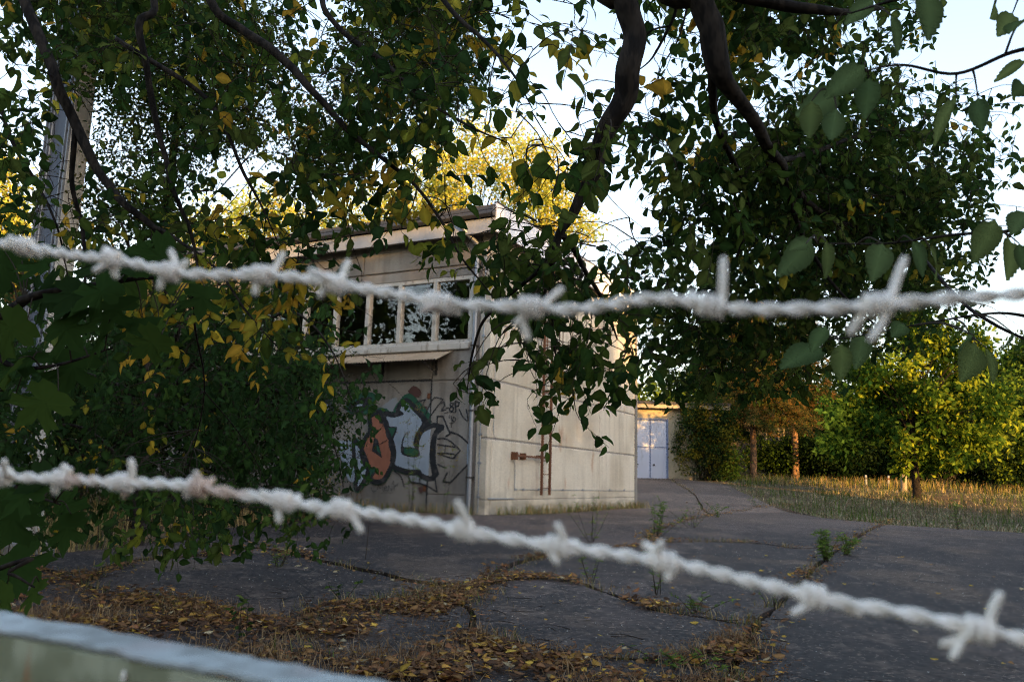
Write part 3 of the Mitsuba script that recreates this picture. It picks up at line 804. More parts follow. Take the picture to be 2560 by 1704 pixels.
A.limb([(350, 520, 2.9, .016), (420, 560, 2.8, .010), (500, 620, 2.7, .008), (570, 720, 2.6, .006), (640, 800, 2.6, .003)])
A.limb([(440, 640, 2.8, .008), (450, 760, 3.2, .008), (470, 900, 3.8, .007), (440, 1050, 4.2, .005), (390, 1180, 4.3, .003)])
GA = [[.70, .88, .85, .85, .72, .82, .62, .22, .80, .90, .90, .52, .22, .40, .10], [.55, .60, .66, .66, .75, .74, .62, .34, .90, .93, .84, .28, .16, .42, .08], [.60, .22, .34, .58, .46, .58, .60, .75, .84, .84, .55, .45, .22, .44, .08],
      [.62, .20, .30, .62, .46, .28, .60, .78, .80, .55, .25, .18, .30, .38, .2], [.62, .22, .45, .50, .50, .24, .68, .78, .75, .55, .32, .14, .20, .12, 0], [.55, .35, .62, .70, .72, .80, .55, .50, .60, .42, .20, .05, 0, 0, 0],
      [.2, .2, .3, .55, .72, .78, .66, .30, .12, .06, .08, .12, 0, 0, 0], [.1, .1, .2, .5, .65, .68, .55, .10, .05, 0, .0, 0, 0, 0, 0], [.0, .1, .2, .2, .2, .2, .25, .04, 0, 0, 0, 0, 0, 0, 0]]
depA = lambda x, y: np.interp(x, [0, 500, 900, 1250, 1500], [3.3, 3.0, 2.8, 2.1, 2.3]) + (.6 if y < 60 else 0)
tips = cover(GA, 0, 0, 100, depA, .050, 5, g)
YB = [(280, 600, 760, 900, .62), (850, 280, 1010, 600, .55), (1060, 0, 1210, 160, .6), (560, 260, 660, 430, .7), (0, 520, 200, 620, .5), (150, 210, 400, 300, .3), (700, 440, 960, 620, .5), (440, 120, 600, 300, .12), (350, 480, 760, 640, .4), (880, 100, 1010, 280, .2), (1060, 560, 1140, 700, .7), (1290, 90, 1330, 170, .5)]
A.shoots(tips, .15, 5, .051, pick_color(tips, g, YB, .10))
# a low clump hanging from the same tree
lowA = np.array([at(390 + 130 * a, 1190 + 75 * b - 20 * abs(a), 4.3 + .5 * c) for a, b, c in g.normal(size=(64, 3)).clip(-1.3, 1.3) * .75])
A.limb([(440, 1050, 4.2, .005), (420, 1130, 4.3, .004), (350, 1200, 4.3, .003), (300, 1240, 4.3, .002)], sides=5)
A.shoots(lowA, .2, 6, .062, pick_color(lowA, g, [], .04), droop=1.1)
lowB = np.array([at(655 + 70 * a, 1185 + 30 * b, 5.2 + .4 * c) for a, b, c in g.normal(size=(16, 3)).clip(-1.3, 1.3) * .7])
A.limb([(470, 900, 3.8, .006), (560, 1010, 4.6, .006), (620, 1120, 5.1, .004), (660, 1180, 5.2, .002)], sides=5)
A.shoots(lowB, .2, 6, .06, pick_color(lowB, g, [], .04), droop=1.1)
nA = A.finish()

# a young elm in front of the left wall, its glossy leaves hanging to the ground
Y = Tree('young_elm', 'young elm with drooping glossy leaves covering the left wall beside the graffiti')
g = np.random.default_rng(26)
yf = ground(300, 1205) - [0, 0, .1]
Y.limb([(*yf, .055, 0), (yf[0] + .1, yf[1] - .3, 1.4, .05, 0), (yf[0] + .1, yf[1] - .8, 2.4, .038, 0), (300, 600, 9.6, .02), (260, 480, 9, .008)], 'trunk')
Y.limb([(yf[0] + .1, yf[1] - .3, 1.3, .035, 0), (400, 800, 9.0, .028), (400, 740, 8.0, .022), (372, 650, 7.4, .014), (350, 560, 7.4, .006)])
Y.limb([(yf[0] + .1, yf[1] - .4, 1.6, .03, 0), (480, 790, 8.8, .024), (600, 740, 7.2, .018), (680, 720, 7.0, .012), (760, 800, 6.9, .008), (810, 920, 6.8, .004)])
Y.limb([(yf[0] + .1, yf[1] - .3, 1.3, .026, 0), (470, 900, 8.6, .018), (650, 900, 7.0, .014), (720, 930, 6.9, .010), (770, 1030, 6.8, .006), (790, 1120, 6.8, .003)])
Y.limb([(yf[0] + .1, yf[1] - .3, 1.1, .02, 0), (220, 1000, 8.4, .016), (120, 980, 7.8, .012), (30, 1020, 7.4, .007), (-40, 1080, 7.2, .003)])
Y.limb([(yf[0] + .1, yf[1] - .3, 1.2, .024, 0), (300, 920, 8.6, .018), (250, 880, 7.5, .013), (180, 860, 7.5, .009), (120, 930, 7.5, .004)])
GY = [[.0, .2, .30, .40, .45, .40, .40, .35, .05, 0], [.2, .3, .40, .50, .60, .66, .70, .55, .10, 0], [.6, .6, .55, .60, .70, .80, .80, .62, .25, .03], [.7, .75, .7, .66, .75, .84, .84, .70, .30, .05], [.7, .75, .7, .66, .75, .84, .86, .76, .34, .03], [.65, .7, .65, .60, .65, .78, .82, .74, .28, 0], [.3, .4, .20, .15, .15, .25, .35, .40, .10, 0]]
tips = cover(GY, -50, 560, 100, lambda x, y: 7.0, .075, 6, g, False)
yc = pick_color(tips, g, [], .03)
Y.shoots(tips, .26, 6, .078, np.where(yc < 5, np.where(yc % 2, 1, 4), yc), droop=.9)  # darkest greens only: the shade of the hedge is put into the leaf colour
Y.finish()

# the elm behind the camera: two boughs hang into the middle and the right
Bt = Tree('elm_tree', 'thick dark elm boughs hanging from the top with leafy ends in the centre and right')
g = np.random.default_rng(22)
Bt.limb([(1.7, -1.7, -.1, .2, 0), (1.6, -1.5, 1.5, .16, 0), (1.5, -1.1, 3.0, .14, 0), (1.3, -.3, 4.2, .12, 0), (1.1, .6, 4.9, .09, 0)], 'trunk', 12, bumps=.2)
f2 = (1.15, .4, 4.8, .07, 0)
Bt.limb([f2, (.75, 1.4, 4.3, .055, 0), (1425, -170, 2.5, .044), (1437, 0, 2.5, .040), (1456, 90, 2.5, .038), (1450, 190, 2.5, .038), (1430, 245, 2.5, .036), (1392, 300, 2.5, .031), (1374, 350, 2.5, .027), (1370, 390, 2.5, .025), (1342, 435, 2.5, .020), (1318, 490, 2.5, .017), (1290, 535, 2.5, .014), (1278, 580, 2.5, .011), (1262, 640, 2.55, .007), (1240, 720, 2.6, .004)], sides=12)
Bt.limb([(1290, 535, 2.5, .012), (1325, 580, 2.6, .010), (1350, 630, 2.7, .008), (1392, 700, 2.8, .006), (1420, 780, 2.9, .003)])
Bt.limb([(1276, 590, 2.5, .010), (1230, 632, 2.55, .007), (1165, 685, 2.6, .006), (1110, 742, 2.65, .005), (1085, 820, 2.7, .004), (1075, 900, 2.7, .002)])
Bt.limb([(1266, 630, 2.55, .007), (1268, 720, 2.7, .006), (1275, 800, 2.8, .005), (1300, 880, 2.85, .003)])
Bt.limb([f2, (1.3, 1.5, 4.4, .06, 0), (1580, -170, 2.6, .046), (1612, 0, 2.6, .044), (1638, 65, 2.6, .042), (1652, 145, 2.6, .040), (1672, 190, 2.62, .033), (1712, 245, 2.68, .025), (1755, 320, 2.75, .021), (1790, 372, 2.9, .019), (1822, 425, 3.1, .016), (1890, 490, 3.4, .012), (1990, 530, 3.7, .009), (2080, 560, 3.9, .005)], sides=12)
Bt.limb([(1622, -60, 2.6, .024), (1680, -15, 2.6, .022), (1760, 5, 2.62, .021), (1840, 15, 2.66, .018), (1935, 28, 2.7, .012), (2030, 18, 2.8, .006)])
Bt.limb([(1650, 130, 2.6, .02), (1640, 190, 2.65, .017), (1650, 290, 2.8, .013), (1690, 380, 3.0, .010), (1720, 470, 3.1, .008), (1700, 580, 3.1, .006), (1640, 680, 3.1, .004), (1590, 760, 3.1, .002)])
Bt.limb([(1800, 390, 3.0, .012), (1830, 500, 3.1, .010), (1880, 600, 3.2, .008), (1950, 690, 3.2, .006), (2030, 760, 3.2, .003)])
Bt.limb([(1790, 372, 2.9, .012), (1900, 340, 3.4, .010), (2020, 300, 3.9, .008), (2130, 310, 4.3, .006), (2230, 360, 4.6, .003)])
Bt.limb([(1890, 490, 3.4, .009), (2010, 450, 4.0, .008), (2130, 470, 4.4, .006), (2220, 520, 4.6, .003)])
for q in ([(1572, -90, 2.7, .008), (1556, 20, 2.7, .006), (1530, 80, 2.7, .005), (1500, 135, 2.7, .003), (1466, 165, 2.7, .0015)], [(1600, -90, 2.8, .006), (1585, 0, 2.8, .004), (1560, 90, 2.8, .003), (1520, 160, 2.8, .002), (1512, 215, 2.8, .001)], [(1540, 60, 2.7, .004), (1500, 70, 2.7, .003), (1470, 100, 2.7, .002)],
          [(2100, 560, 3.5, .006), (2180, 660, 2.6, .006), (2260, 730, 2.2, .005), (2400, 800, 2.0, .004)]):
    Bt.limb(q, sides=5)
GB = [[.35, .55, .93, .88, .85, .50, .20, 0, 0], [.08, .45, .72, .40, .40, .42, .12, 0, 0], [.50, .60, .55, .74, .80, .84, .60, .50, .05], [.55, .78, .86, .92, .93, .93, .90, .70, .25], [.55, .80, .88, .93, .94, .93, .93, .80, .25], [.50, .70, .86, .93, .94, .92, .92, .62, .12],
      [.55, .75, .90, .93, .93, .93, .92, .6, .1], [.60, .80, .88, .86, .72, .6, .4, .2, .05], [.50, .74, .74, .55, .3, .1, 0, 0, 0]]
depB = lambda x, y: np.interp(x, [1450, 1700, 1900, 2100, 2300], [3.0, 3.2, 3.7, 4.2, 4.6]) + (.9 if y > 620 else 0)
tips = cover([[1 - (1 - min(c, .97)) ** 1.4 for c in r] for r in GB], 1450, 0, 100, depB, .048, 5, g)
Bt.shoots(tips, .15, 5, .050, pick_color(tips, g, [(1500, 200, 1720, 420, .05), (1660, 60, 1760, 160, .12)], .025))
GM = [[0, 0, 0, .10, .35, 0], [.10, .10, .15, .45, .30, 0], [.15, .40, .55, .35, 0, 0], [.5, .5, .4, .05, 0, 0]]
tips = cover(GM, 1050, 150, 100, lambda x, y: 2.3, .064, 5, g, False)
Bt.shoots(tips[[bool(t[0] > .2) for t in tips]] if len(tips) else tips, .16, 5, .064, pick_color(tips[[bool(t[0] > .2) for t in tips]], g, [], .05))
GC = [[.55, .93, .92, .65, .45, .12], [.72, .96, .95, .88, .75, .35], [.15, .50, .90, .90, .70, .48], [.60, .03, .72, .84, .80, .58], [.75, .03, .76, .90, .84, .40], [.55, .0, .35, .45, .05, 0]]
tips = cover(GC, 1060, 535, 75, lambda x, y: 2.75, .056, 5, g, False)
x, y, z = screen(tips)
tips = tips[~((x < 1200) & (y > 700) & (y > 955))]
Bt.shoots(tips, .14, 5, .051, pick_color(tips, g, [(1060, 560, 1130, 680, .25)], .02), droop=.9)
nB = Bt.finish()

# a sprig of big leaves close to the camera on the right
C = Tree('elm_sprig', 'close branch of large toothed dark green leaves at the right edge', 'branch')
g = np.random.default_rng(23)
C.limb([(1.5, -1.2, 2.6, .05, 0), (1.6, -.2, 2.75, .04, 0), (1.25, .8, 2.5, .025, 0), (2440, -160, 1.25, .012), (2420, 60, 1.25, .010), (2450, 300, 1.28, .009), (2440, 520, 1.3, .008), (2420, 760, 1.35, .005), (2400, 900, 1.35, .003)])
C.limb([(2430, -60, 1.25, .008), (2300, -40, 1.25, .006), (2180, -25, 1.25, .005), (2060, 0, 1.27, .004), (1960, 30, 1.28, .002)])
C.limb([(2440, 100, 1.25, .006), (2330, 120, 1.26, .005), (2200, 170, 1.27, .004), (2080, 150, 1.28, .003), (1990, 165, 1.29, .002), (1900, 215, 1.3, .0015)], sides=6)
C.limb([(2445, 480, 1.3, .006), (2330, 530, 1.3, .005), (2200, 540, 1.3, .004), (2040, 560, 1.32, .003), (1880, 560, 1.34, .002)], sides=6)
C.limb([(2420, 740, 1.35, .006), (2300, 720, 1.35, .004), (2150, 740, 1.36, .003), (1990, 770, 1.37, .002), (1900, 780, 1.37, .0015)], sides=6)
SPRIG = [(1925, 55, 1965, 120, 95), (2050, 35, 2072, 128, 104), (2128, -25, 2142, 84, 115), (2010, 0, 1955, 45, 90), (2000, 180, 1990, 268, 104), (1930, 215, 1838, 262, 92), (1990, 150, 1900, 222, 120), (1868, 232, 1862, 318, 84), (1925, 250, 1910, 325, 80), (2200, 225, 2142, 333, 118), (2250, 225, 2258, 300, 88),
         (2330, 30, 2300, 78, 84), (2290, 10, 2285, 40, 60), (2356, 45, 2320, 70, 80), (2360, 140, 2285, 185, 70), (2356, 195, 2335, 215, 50), (2290, 505, 2242, 600, 100), (2320, 545, 2325, 640, 95), (2365, 485, 2330, 530, 80), (2345, 560, 2355, 620, 70), (1868, 548, 1795, 632, 110), (1900, 555, 1905, 640, 95), (1855, 560, 1822, 570, 70),
         (2100, 555, 2130, 635, 90), (2140, 570, 2160, 640, 80), (1890, 800, 1800, 838, 104), (1935, 790, 1935, 875, 96), (1985, 770, 1970, 845, 92), (1900, 750, 1870, 800, 84), (2245, 790, 2218, 870, 92), (2270, 800, 2290, 880, 88), (2240, 770, 2205, 800, 80), (2330, 765, 2300, 815, 70), (2080, 745, 2055, 770, 66), (2030, 560, 2010, 640, 80), (1760, 190, 1700, 250, 64), (1652, 170, 1670, 198, 40)]
ps, ds, ss, cs = [], [], [], []
for x0, y0, x1, y1, l in SPRIG[:-2]:
    d0 = 1.28 + .05 * g.normal()
    a_, b_ = at(x0, y0, d0), at(x1, y1, d0 * g.uniform(.96, 1.05))
    ps.append(a_); ds.append(b_ - a_); ss.append(max(np.linalg.norm(b_ - a_) * 1.02, l * d0 / 1887 * .9)); cs.append(int(g.integers(9, 12)))
ps, ds = np.array(ps), np.array(ds)
nodes = np.vstack(C.p); t_ = cKDTree(nodes)
for a_ in ps:
    q = nodes[t_.query(a_)[1]]
    C.twigs.append(tube_arrays(spline([q, (q + a_) / 2 + [0, 0, .01], a_], 4), np.linspace(.002, .001, 9), 5))
C.add_leaves(ps, basis(ds, g.normal(size=(len(ps), 3)) * .45 + [-.2, -.9, .35]), np.array(ss), np.array(cs))
C.finish(300, 'big')

# maple sapling, low on the left
M = Tree('maple_sapling', 'maple sapling with broad lobed green leaves at the left edge', 'sapling')
g = np.random.default_rng(24)
MB = (-2.6, 1.6, 0.0, .02, 0)
M.limb([MB, (-2.2, 1.7, .8, .016, 0), (-60, 760, 1.95, .012), (60, 690, 1.95, .010), (200, 660, 1.95, .008), (330, 640, 1.95, .005), (440, 640, 1.95, .002)])
M.limb([(-60, 760, 1.95, .009), (20, 840, 1.9, .006), (130, 840, 1.9, .004), (260, 800, 1.95, .002)])
M.limb([(-2.3, 1.7, .6, .01, 0), (-60, 1120, 1.9, .007), (40, 1130, 1.9, .005), (140, 1160, 1.9, .002)])
M.limb([(-2.4, 1.65, .4, .01, 0), (-60, 1330, 1.8, .006), (20, 1320, 1.8, .004), (80, 1350, 1.8, .002)])
ML = [(40, 590, 100), (130, 615, 120), (235, 615, 120), (320, 600, 110), (400, 615, 120), (20, 680, 120), (90, 700, 130), (180, 690, 120), (270, 690, 125), (340, 680, 120), (420, 660, 110), (60, 780, 130), (150, 770, 110), (250, 780, 130), (330, 770, 115), (380, 745, 110), (110, 850, 120), (30, 870, 130), (190, 850, 125), (290, 720, 110), (130, 940, 120), (30, 960, 120), (0, 620, 120), (470, 690, 90), (200, 740, 100), (60, 650, 110), (370, 800, 90),
      (20, 1120, 120), (80, 1150, 120), (130, 1170, 110), (50, 1200, 120), (160, 1215, 95), (10, 1210, 110), (110, 1120, 100), (170, 1160, 90), (10, 1310, 110), (60, 1360, 110), (95, 1370, 95), (20, 1380, 110)]
ps, ds, ss = [], [], []
for x0, y0, l in ML:
    d0 = 1.92 + .1 * g.normal()
    ps.append(at(x0 + g.normal() * 8, y0 - l * .35, d0)); a_ = g.normal(0, .55); ds.append([math.sin(a_), -.25 + .35 * g.normal(), -math.cos(a_) * .9]); ss.append(l * d0 / 1887 * g.uniform(.9, 1.1))
ps = np.array(ps); nodes = np.vstack(M.p); t_ = cKDTree(nodes)
for a_ in ps:
    q = nodes[t_.query(a_)[1]]
    M.twigs.append(tube_arrays(spline([q, (q + a_) / 2 + [0, 0, .015], a_], 4), np.linspace(.002, .0011, 9), 5))
M.add_leaves(ps, basis(np.array(ds), g.normal(size=(len(ps), 3)) * .5 + [.1, -.75, .55]), np.array(ss), np.array([0, 1, 4, 1])[g.integers(0, 4, len(ps))])
M.finish(300, 'maple')
#@@PART4
# ------------------------------------------------------------------ shrubs and trees further off
def leaf_cloud(clumps, rad, per, size, cols, g, down=.3, flatten=.8, tpl=QUAD, hue=.3):
    """Leaves round clump centres, every clump a little lighter or darker in kind."""
    n = len(clumps) * per
    own = np.repeat(np.arange(len(clumps)), per)
    off = g.normal(size=(n, 3)) * [1, 1, flatten]
    off *= (np.abs(g.normal(size=(n, 1))) * .5 + .35) / (np.linalg.norm(off, axis=1, keepdims=True) + .2) * 1.25
    p = clumps[own] + off * (rad if np.ndim(rad) == 0 else np.asarray(rad)[own][:, None])
    d = off / (np.linalg.norm(off, axis=1, keepdims=True) + 1e-6) * .5 + g.normal(size=(n, 3)) * .7 - [0, 0, down]
    nn = g.normal(size=(n, 3)) * .7 + [0, -.1, .8]
    cols = np.asarray(cols, float)
    ci = np.repeat(g.integers(0, len(cols), len(clumps)), per)
    ci = np.where(g.random(n) < .3, g.integers(0, len(cols), n), ci)
    c = cols[ci] * (1 + hue * g.normal(size=(n, 1))).clip(.45, 1.8)
    return leaf_mesh(tpl, p, basis(d, nn), size * g.uniform(.6, 1.3, n), c)


def ellipsoid_clumps(c, r, n, g, shell=.55, floor=None):
    u = unit(n, g); q = np.asarray(c) + u * np.asarray(r) * (shell + (1 - shell) * g.random((n, 1))) ** 1.0 * np.where(g.random((n, 1)) < .3, g.random((n, 1)), 1)
    if floor is not None:
        q[:, 2] = np.maximum(q[:, 2], floor)
    return q


def far_tree(base, label, foot, trunk_h, trunk_r, lobes, n, per, size, cols, seed, crad=.55, cat_='tree', bsdf='leaf_matte', bark='bark', lean=(0, 0), thin=1.0, nbr=60):
    """lobes: list of (centre, radii). Trunk, branches to the clumps, and leaves."""
    g = np.random.default_rng(seed)
    k = thing(base, label, cat_)
    foot = np.array(foot, float); top = foot + [lean[0], lean[1], trunk_h]
    tp = spline([np.r_[foot - [0, 0, .2], trunk_r * 1.25], np.r_[foot + [0, 0, .35], trunk_r], np.r_[(foot + top) / 2 + np.r_[g.normal(size=2) * .08, 0], trunk_r * .8], np.r_[top, trunk_r * .35]], 6)
    put(k + '__trunk', tube(tp[:, :3], tp[:, 3], 10), bark, True)
    tot = sum(np.prod(r) ** (2 / 3) for _, r in lobes)
    cl = np.vstack([ellipsoid_clumps(c, r, max(3, int(n * np.prod(r) ** (2 / 3) / tot)), g) for c, r in lobes])
    br = []
    for q in cl[g.random(len(cl)) < min(1, nbr / len(cl))]:
        h = np.clip(foot[2] + (q[2] - foot[2]) * g.uniform(.35, .75), foot[2] + .35 * trunk_h, top[2])
        a = foot + (top - foot) * ((h - foot[2]) / trunk_h)
        path = spline([a, a + (q - a) * .5 + [0, 0, .12 * np.linalg.norm(q - a)], q], 4)
        br.append(tube_arrays(path, np.linspace(trunk_r * .32 * thin, .008 * thin, len(path)), 5))
    put(k + '__branches', join(br), bark, True, kind='stuff')
    m, col = leaf_cloud(cl, crad, per, size, cols, g)
    put(k + '__crown', m, bsdf, False, kind='stuff', color=col)
    return k


YEL = [(.60, .54, .10), (.52, .51, .10), (.40, .44, .08), (.60, .47, .10), (.30, .37, .06)]
YGR = [(.20, .28, .028), (.32, .37, .034), (.08, .14, .018), (.34, .36, .038)]
MID = [(.075, .11, .018), (.05, .08, .014)]
DKG = [(.022, .045, .012), (.03, .06, .014), (.016, .035, .012), (.04, .065, .02)]
AUT = [(.19, .13, .035), (.13, .10, .03), (.20, .105, .03), (.11, .12, .03)]
BUSH = [(.022, .045, .014), (.03, .055, .018), (.016, .034, .012), (.05, .07, .02)]


def lobe(x, y, d, rx, rz, ry=None):
    k = d / 1887
    return at(x, y, d), (rx * k, (ry or rx) * k, rz * k)


def foot(x, d):
    p = at(x, 1100, d); return np.array([p[0], p[1], terrain(p[0], p[1]) - .05])


far_tree('ash_tree', 'tall sunlit yellow tree rising behind the roof corner', foot(1060, 41), 10.5, .22, [lobe(1010, 440, 41, 150, 120), lobe(1120, 400, 41, 150, 140), lobe(930, 480, 41, 120, 90), lobe(1060, 340, 41, 70, 60)], 210, 62, .19, YEL, 31, .75)
far_tree('ash_tree', 'sunlit yellow tree standing right of the tallest one behind the roof', foot(1250, 39), 9, .2, [lobe(1235, 420, 39, 110, 110), lobe(1300, 500, 39, 80, 90), lobe(1240, 340, 39, 50, 55)], 120, 62, .19, YEL, 32, .7)
far_tree('ash_tree', 'sunlit yellow tree behind the left part of the roof', foot(620, 42), 8, .2, [lobe(580, 500, 42, 120, 80), lobe(690, 520, 42, 100, 70), lobe(500, 540, 42, 100, 70), lobe(800, 540, 42, 100, 60)], 180, 60, .19, YEL + YGR[:2], 33, .7)
far_tree('ash_tree', 'sunlit yellow tree at the far left edge beside the pylon', foot(20, 32), 9, .2, [lobe(0, 440, 32, 80, 120), lobe(10, 560, 32, 80, 90), lobe(-60, 380, 32, 80, 80)], 110, 60, .17, YEL, 34, .6)
far_tree('locust_tree', 'tall dark tree with tiny leaves behind the left elm branches', foot(330, 10.5), 7.5, .085, [lobe(320, 40, 10.5, 230, 140), lobe(560, 100, 10.5, 120, 130), lobe(910, 130, 10.5, 150, 150), lobe(400, 240, 10.5, 230, 140), lobe(740, 330, 10.5, 90, 140), lobe(300, 470, 10.5, 120, 110), lobe(1010, 150, 10.5, 110, 130)], 430, 130, .06, DKG + [(.10, .09, .02)], 35, .36, bsdf='leaf', thin=.3, nbr=28)
far_tree('maple_tree', 'sunlit yellow-green maple in the dry grass on the right', ground(2110, 1148), 5.8, .15, [lobe(2100, 738, 31, 80, 55), lobe(2175, 800, 31, 110, 60), lobe(2010, 860, 31, 100, 60), lobe(2110, 910, 31, 110, 50), lobe(2230, 920, 31, 100, 50), lobe(1950, 950, 31, 90, 45), lobe(2060, 990, 31, 120, 42), lobe(2190, 1010, 31, 110, 40), lobe(1935, 1010, 31, 60, 30), lobe(2290, 1000, 31, 60, 35), lobe(2140, 1060, 31, 90, 28)],
         190, 95, .23, YGR[:2] + [(.05, .10, .014), (.03, .065, .011), (.035, .075, .012)], 36, .46)
# pines: straight trunks with drooping whorls of needles
def pine(base, label, ft, h, r, z0, reach, cols, seed):
    g = np.random.default_rng(seed); k = thing(base, label, 'pine')
    z = np.linspace(-.2, h, 14)
    put(k + '__trunk', tube(np.column_stack([ft[0] + .04 * np.sin(z), ft[1] + z * 0, ft[2] + z]), r * (1 - .8 * (z.clip(0) / h) ** 1.2), 10), 'pine_bark', True)
    br, P, D = [], [], []
    for zz in np.arange(z0, h, .34):
        for a in g.uniform(0, 2 * np.pi, 6):
            Ln = reach * (1 - .75 * (zz - z0) / (h - z0)) * g.uniform(.55, 1.1)
            o = np.array([math.cos(a), math.sin(a), 0]); b0 = ft + [0, 0, zz]
            path = spline([b0, b0 + o * Ln * .5 + [0, 0, .1 * Ln], b0 + o * Ln + [0, 0, -.12 * Ln]], 5)
            br.append(tube_arrays(path, np.linspace(.028, .006, len(path)), 4))
            for _ in range(int(48 * Ln)):
                t = g.uniform(.25, 1); i = int(t * (len(path) - 1))
                q = path[i] + g.normal(size=3) * [.16, .16, .09]
                for _ in range(7):
                    P.append(q); D.append(o * .5 + g.normal(size=3) * .7)
    put(k + '__branches', join(br), 'pine_bark', True, kind='stuff')
    P, D = np.array(P), np.array(D)
    c = np.asarray(cols)[g.integers(0, len(cols), len(P) // 7).repeat(7)] * (1 + .25 * g.normal(size=(len(P), 1))).clip(.5, 1.6)
    m, col = leaf_mesh((np.array([(0, 0, 0), (.5, .09, 0), (1, 0, 0), (.5, -.09, 0)]), QUAD[1]), P, basis(D, g.normal(size=(len(P), 3))), .17 * g.uniform(.7, 1.3, len(P)), col := None or c)
    put(k + '__needles', m, 'leaf_matte', False, kind='stuff', color=col)


g0 = ground(1733, 1103); pine('pine_tree', 'pine with a straight grey trunk catching the low sun beside the road', g0, 8.6, .17, 2.5, 3.3, AUT + DKG[:2] + [(.10, .10, .03)], 41)
g0 = foot(1830, 43); pine('pine_tree', 'second pine standing behind and right of the sunlit trunk', g0, 9.2, .19, 3.2, 3.0, AUT[1:3] + DKG[:3], 42)
g0 = foot(1650, 46); pine('pine_tree', 'dark pine rising behind the shed roof', g0, 9.8, .2, 2.2, 3.4, DKG + AUT[3:], 43)


def shrub(base, label, c, r, n, per, size, cols, seed, bsdf='leaf', crad=.3, tpl=QUAD, stems=7):
    """c: (x, y) of the foot, r: radii; a many-stemmed bush standing on the ground."""
    g = np.random.default_rng(seed); k = thing(base, label, 'shrub')
    z0 = float(terrain(c[0], c[1])) - .08; ce = np.array([c[0], c[1], z0 + r[2] * .92])
    cl = ellipsoid_clumps(ce, r, n, g, .4, z0 + .1)
    br = []
    for q in cl[g.choice(len(cl), min(len(cl), stems * 4), replace=False)]:
        b = np.array([c[0] + g.normal() * .15 * r[0], c[1] + g.normal() * .15 * r[1], z0])
        br.append(tube_arrays(spline([b, b + (q - b) * [.3, .3, .55], q], 4), np.linspace(.022, .004, 9), 5))
    put(k + '__stems', join(br), 'bark', True, kind='stuff')
    m, col = leaf_cloud(cl, crad, per, size, cols, g, tpl=tpl)
    put(k + '__foliage', m, bsdf, False, kind='stuff', color=col)


def gp(x, d):
    p = at(x, 1150, d); return p[0], p[1]


shrub('shrub', 'dark glossy shrub in front of the graffiti gate', gp(655, 14.6), (1.25, 1.0, 2.0), 190, 70, .085, BUSH, 51)
shrub('shrub', 'tall dark shrub left of the gate shrub against the wall', gp(470, 15.2), (1.5, 1.2, 2.5), 230, 70, .085, BUSH, 52)
shrub('shrub', 'tall dark shrub in the middle of the left thicket', gp(300, 14.5), (1.6, 1.2, 2.4), 230, 66, .085, BUSH, 53)
shrub('shrub', 'dark shrub hiding the foot of the pylon', gp(130, 12.5), (1.4, 1.1, 2.1), 210, 66, .08, BUSH, 54)
shrub('shrub', 'dark shrub at the left edge of the thicket', gp(-40, 11.5), (1.3, 1.0, 2.0), 170, 66, .08, BUSH, 55)
shrub('shrub', 'dark shrub closing the gap behind the thicket under the eaves', gp(210, 18), (2.6, 1.4, 2.9), 260, 60, .1, BUSH, 56)
shrub('shrub', 'tall dark shrub far behind the left end of the thicket', gp(-60, 24), (4.0, 1.6, 3.6), 300, 60, .14, BUSH, 67, crad=.5)
shrub('shrub', 'dark shrub behind the thicket near the left end of the wall', gp(-160, 17), (2.4, 1.4, 2.9), 240, 60, .1, BUSH, 66)
shrub('shrub', 'green shrub with yellow patches between the shed door and the sunlit pine', gp(1632, 38.7), (1.75, 1.0, 2.5), 210, 80, .12, DKG + [(.16, .15, .02), (.24, .18, .02)], 57, 'leaf_matte')
shrub('shrub', 'yellowing low shrub beside the foot of the sunlit pine', gp(1680, 38.6), (.55, .6, .9), 50, 50, .12, YGR + [(.30, .22, .03)], 58, 'leaf_matte')
for i, (x, d, r, lab, cols) in enumerate([(1850, 44, (3.2, 1.4, 1.2), 'low dark thicket in front of the dim house', DKG + YGR[2:3]), (2000, 42, (3.0, 1.4, 1.7), 'dark thicket left of the pale post', DKG), (2230, 40, (3.2, 1.6, 2.4), 'dark thicket right of the maple', DKG), (2390, 37, (3.4, 1.6, 3.0), 'tall dark thicket at the right edge', DKG + YGR[:1]), (2180, 47, (4.2, 1.6, 3.6), 'dark thicket far behind the maple', DKG), (1960, 48, (3.6, 1.4, 2.9), 'dark thicket against the dim house wall', DKG), (2560, 36, (3.4, 1.6, 3.2), 'dark thicket just beyond the right edge', DKG)]):
    shrub('thicket', lab, gp(x, d), r, 260, 90, .17, cols, 60 + i, 'leaf_matte', .55)
# the wood behind everything
for i, (x, d, y, rx, rz, lab, cols) in enumerate([(1540, 60, 950, 150, 110, 'bright green tree top above the shed roof', YGR[:1] + MID), (1690, 64, 880, 190, 170, 'dark green tree behind the pines', DKG + MID), (1880, 62, 880, 200, 180, 'green tree behind the dim house', DKG + MID), (2080, 58, 910, 210, 170, 'dark tree behind the maple', DKG), (2270, 52, 930, 150, 150, 'dark tree between the maple and the right edge', DKG), (2350, 50, 880, 110, 110, 'sunlit green tree at the right edge behind the thicket', YGR[:1] + MID), (2500, 48, 860, 140, 170, 'green tree just outside the right edge', MID)]):
    far_tree('woodland_tree', lab, foot(x, d), 7, .2, [lobe(x, y, d, rx, rz), lobe(x + 60, y + 90, d, rx * .8, rz * .6), lobe(x - 60, y + 110, d, rx * .8, rz * .6), lobe(x + 20, y + 170, d, rx * .9, rz * .4)], 200, 70, .34, cols, 80 + i, .95)
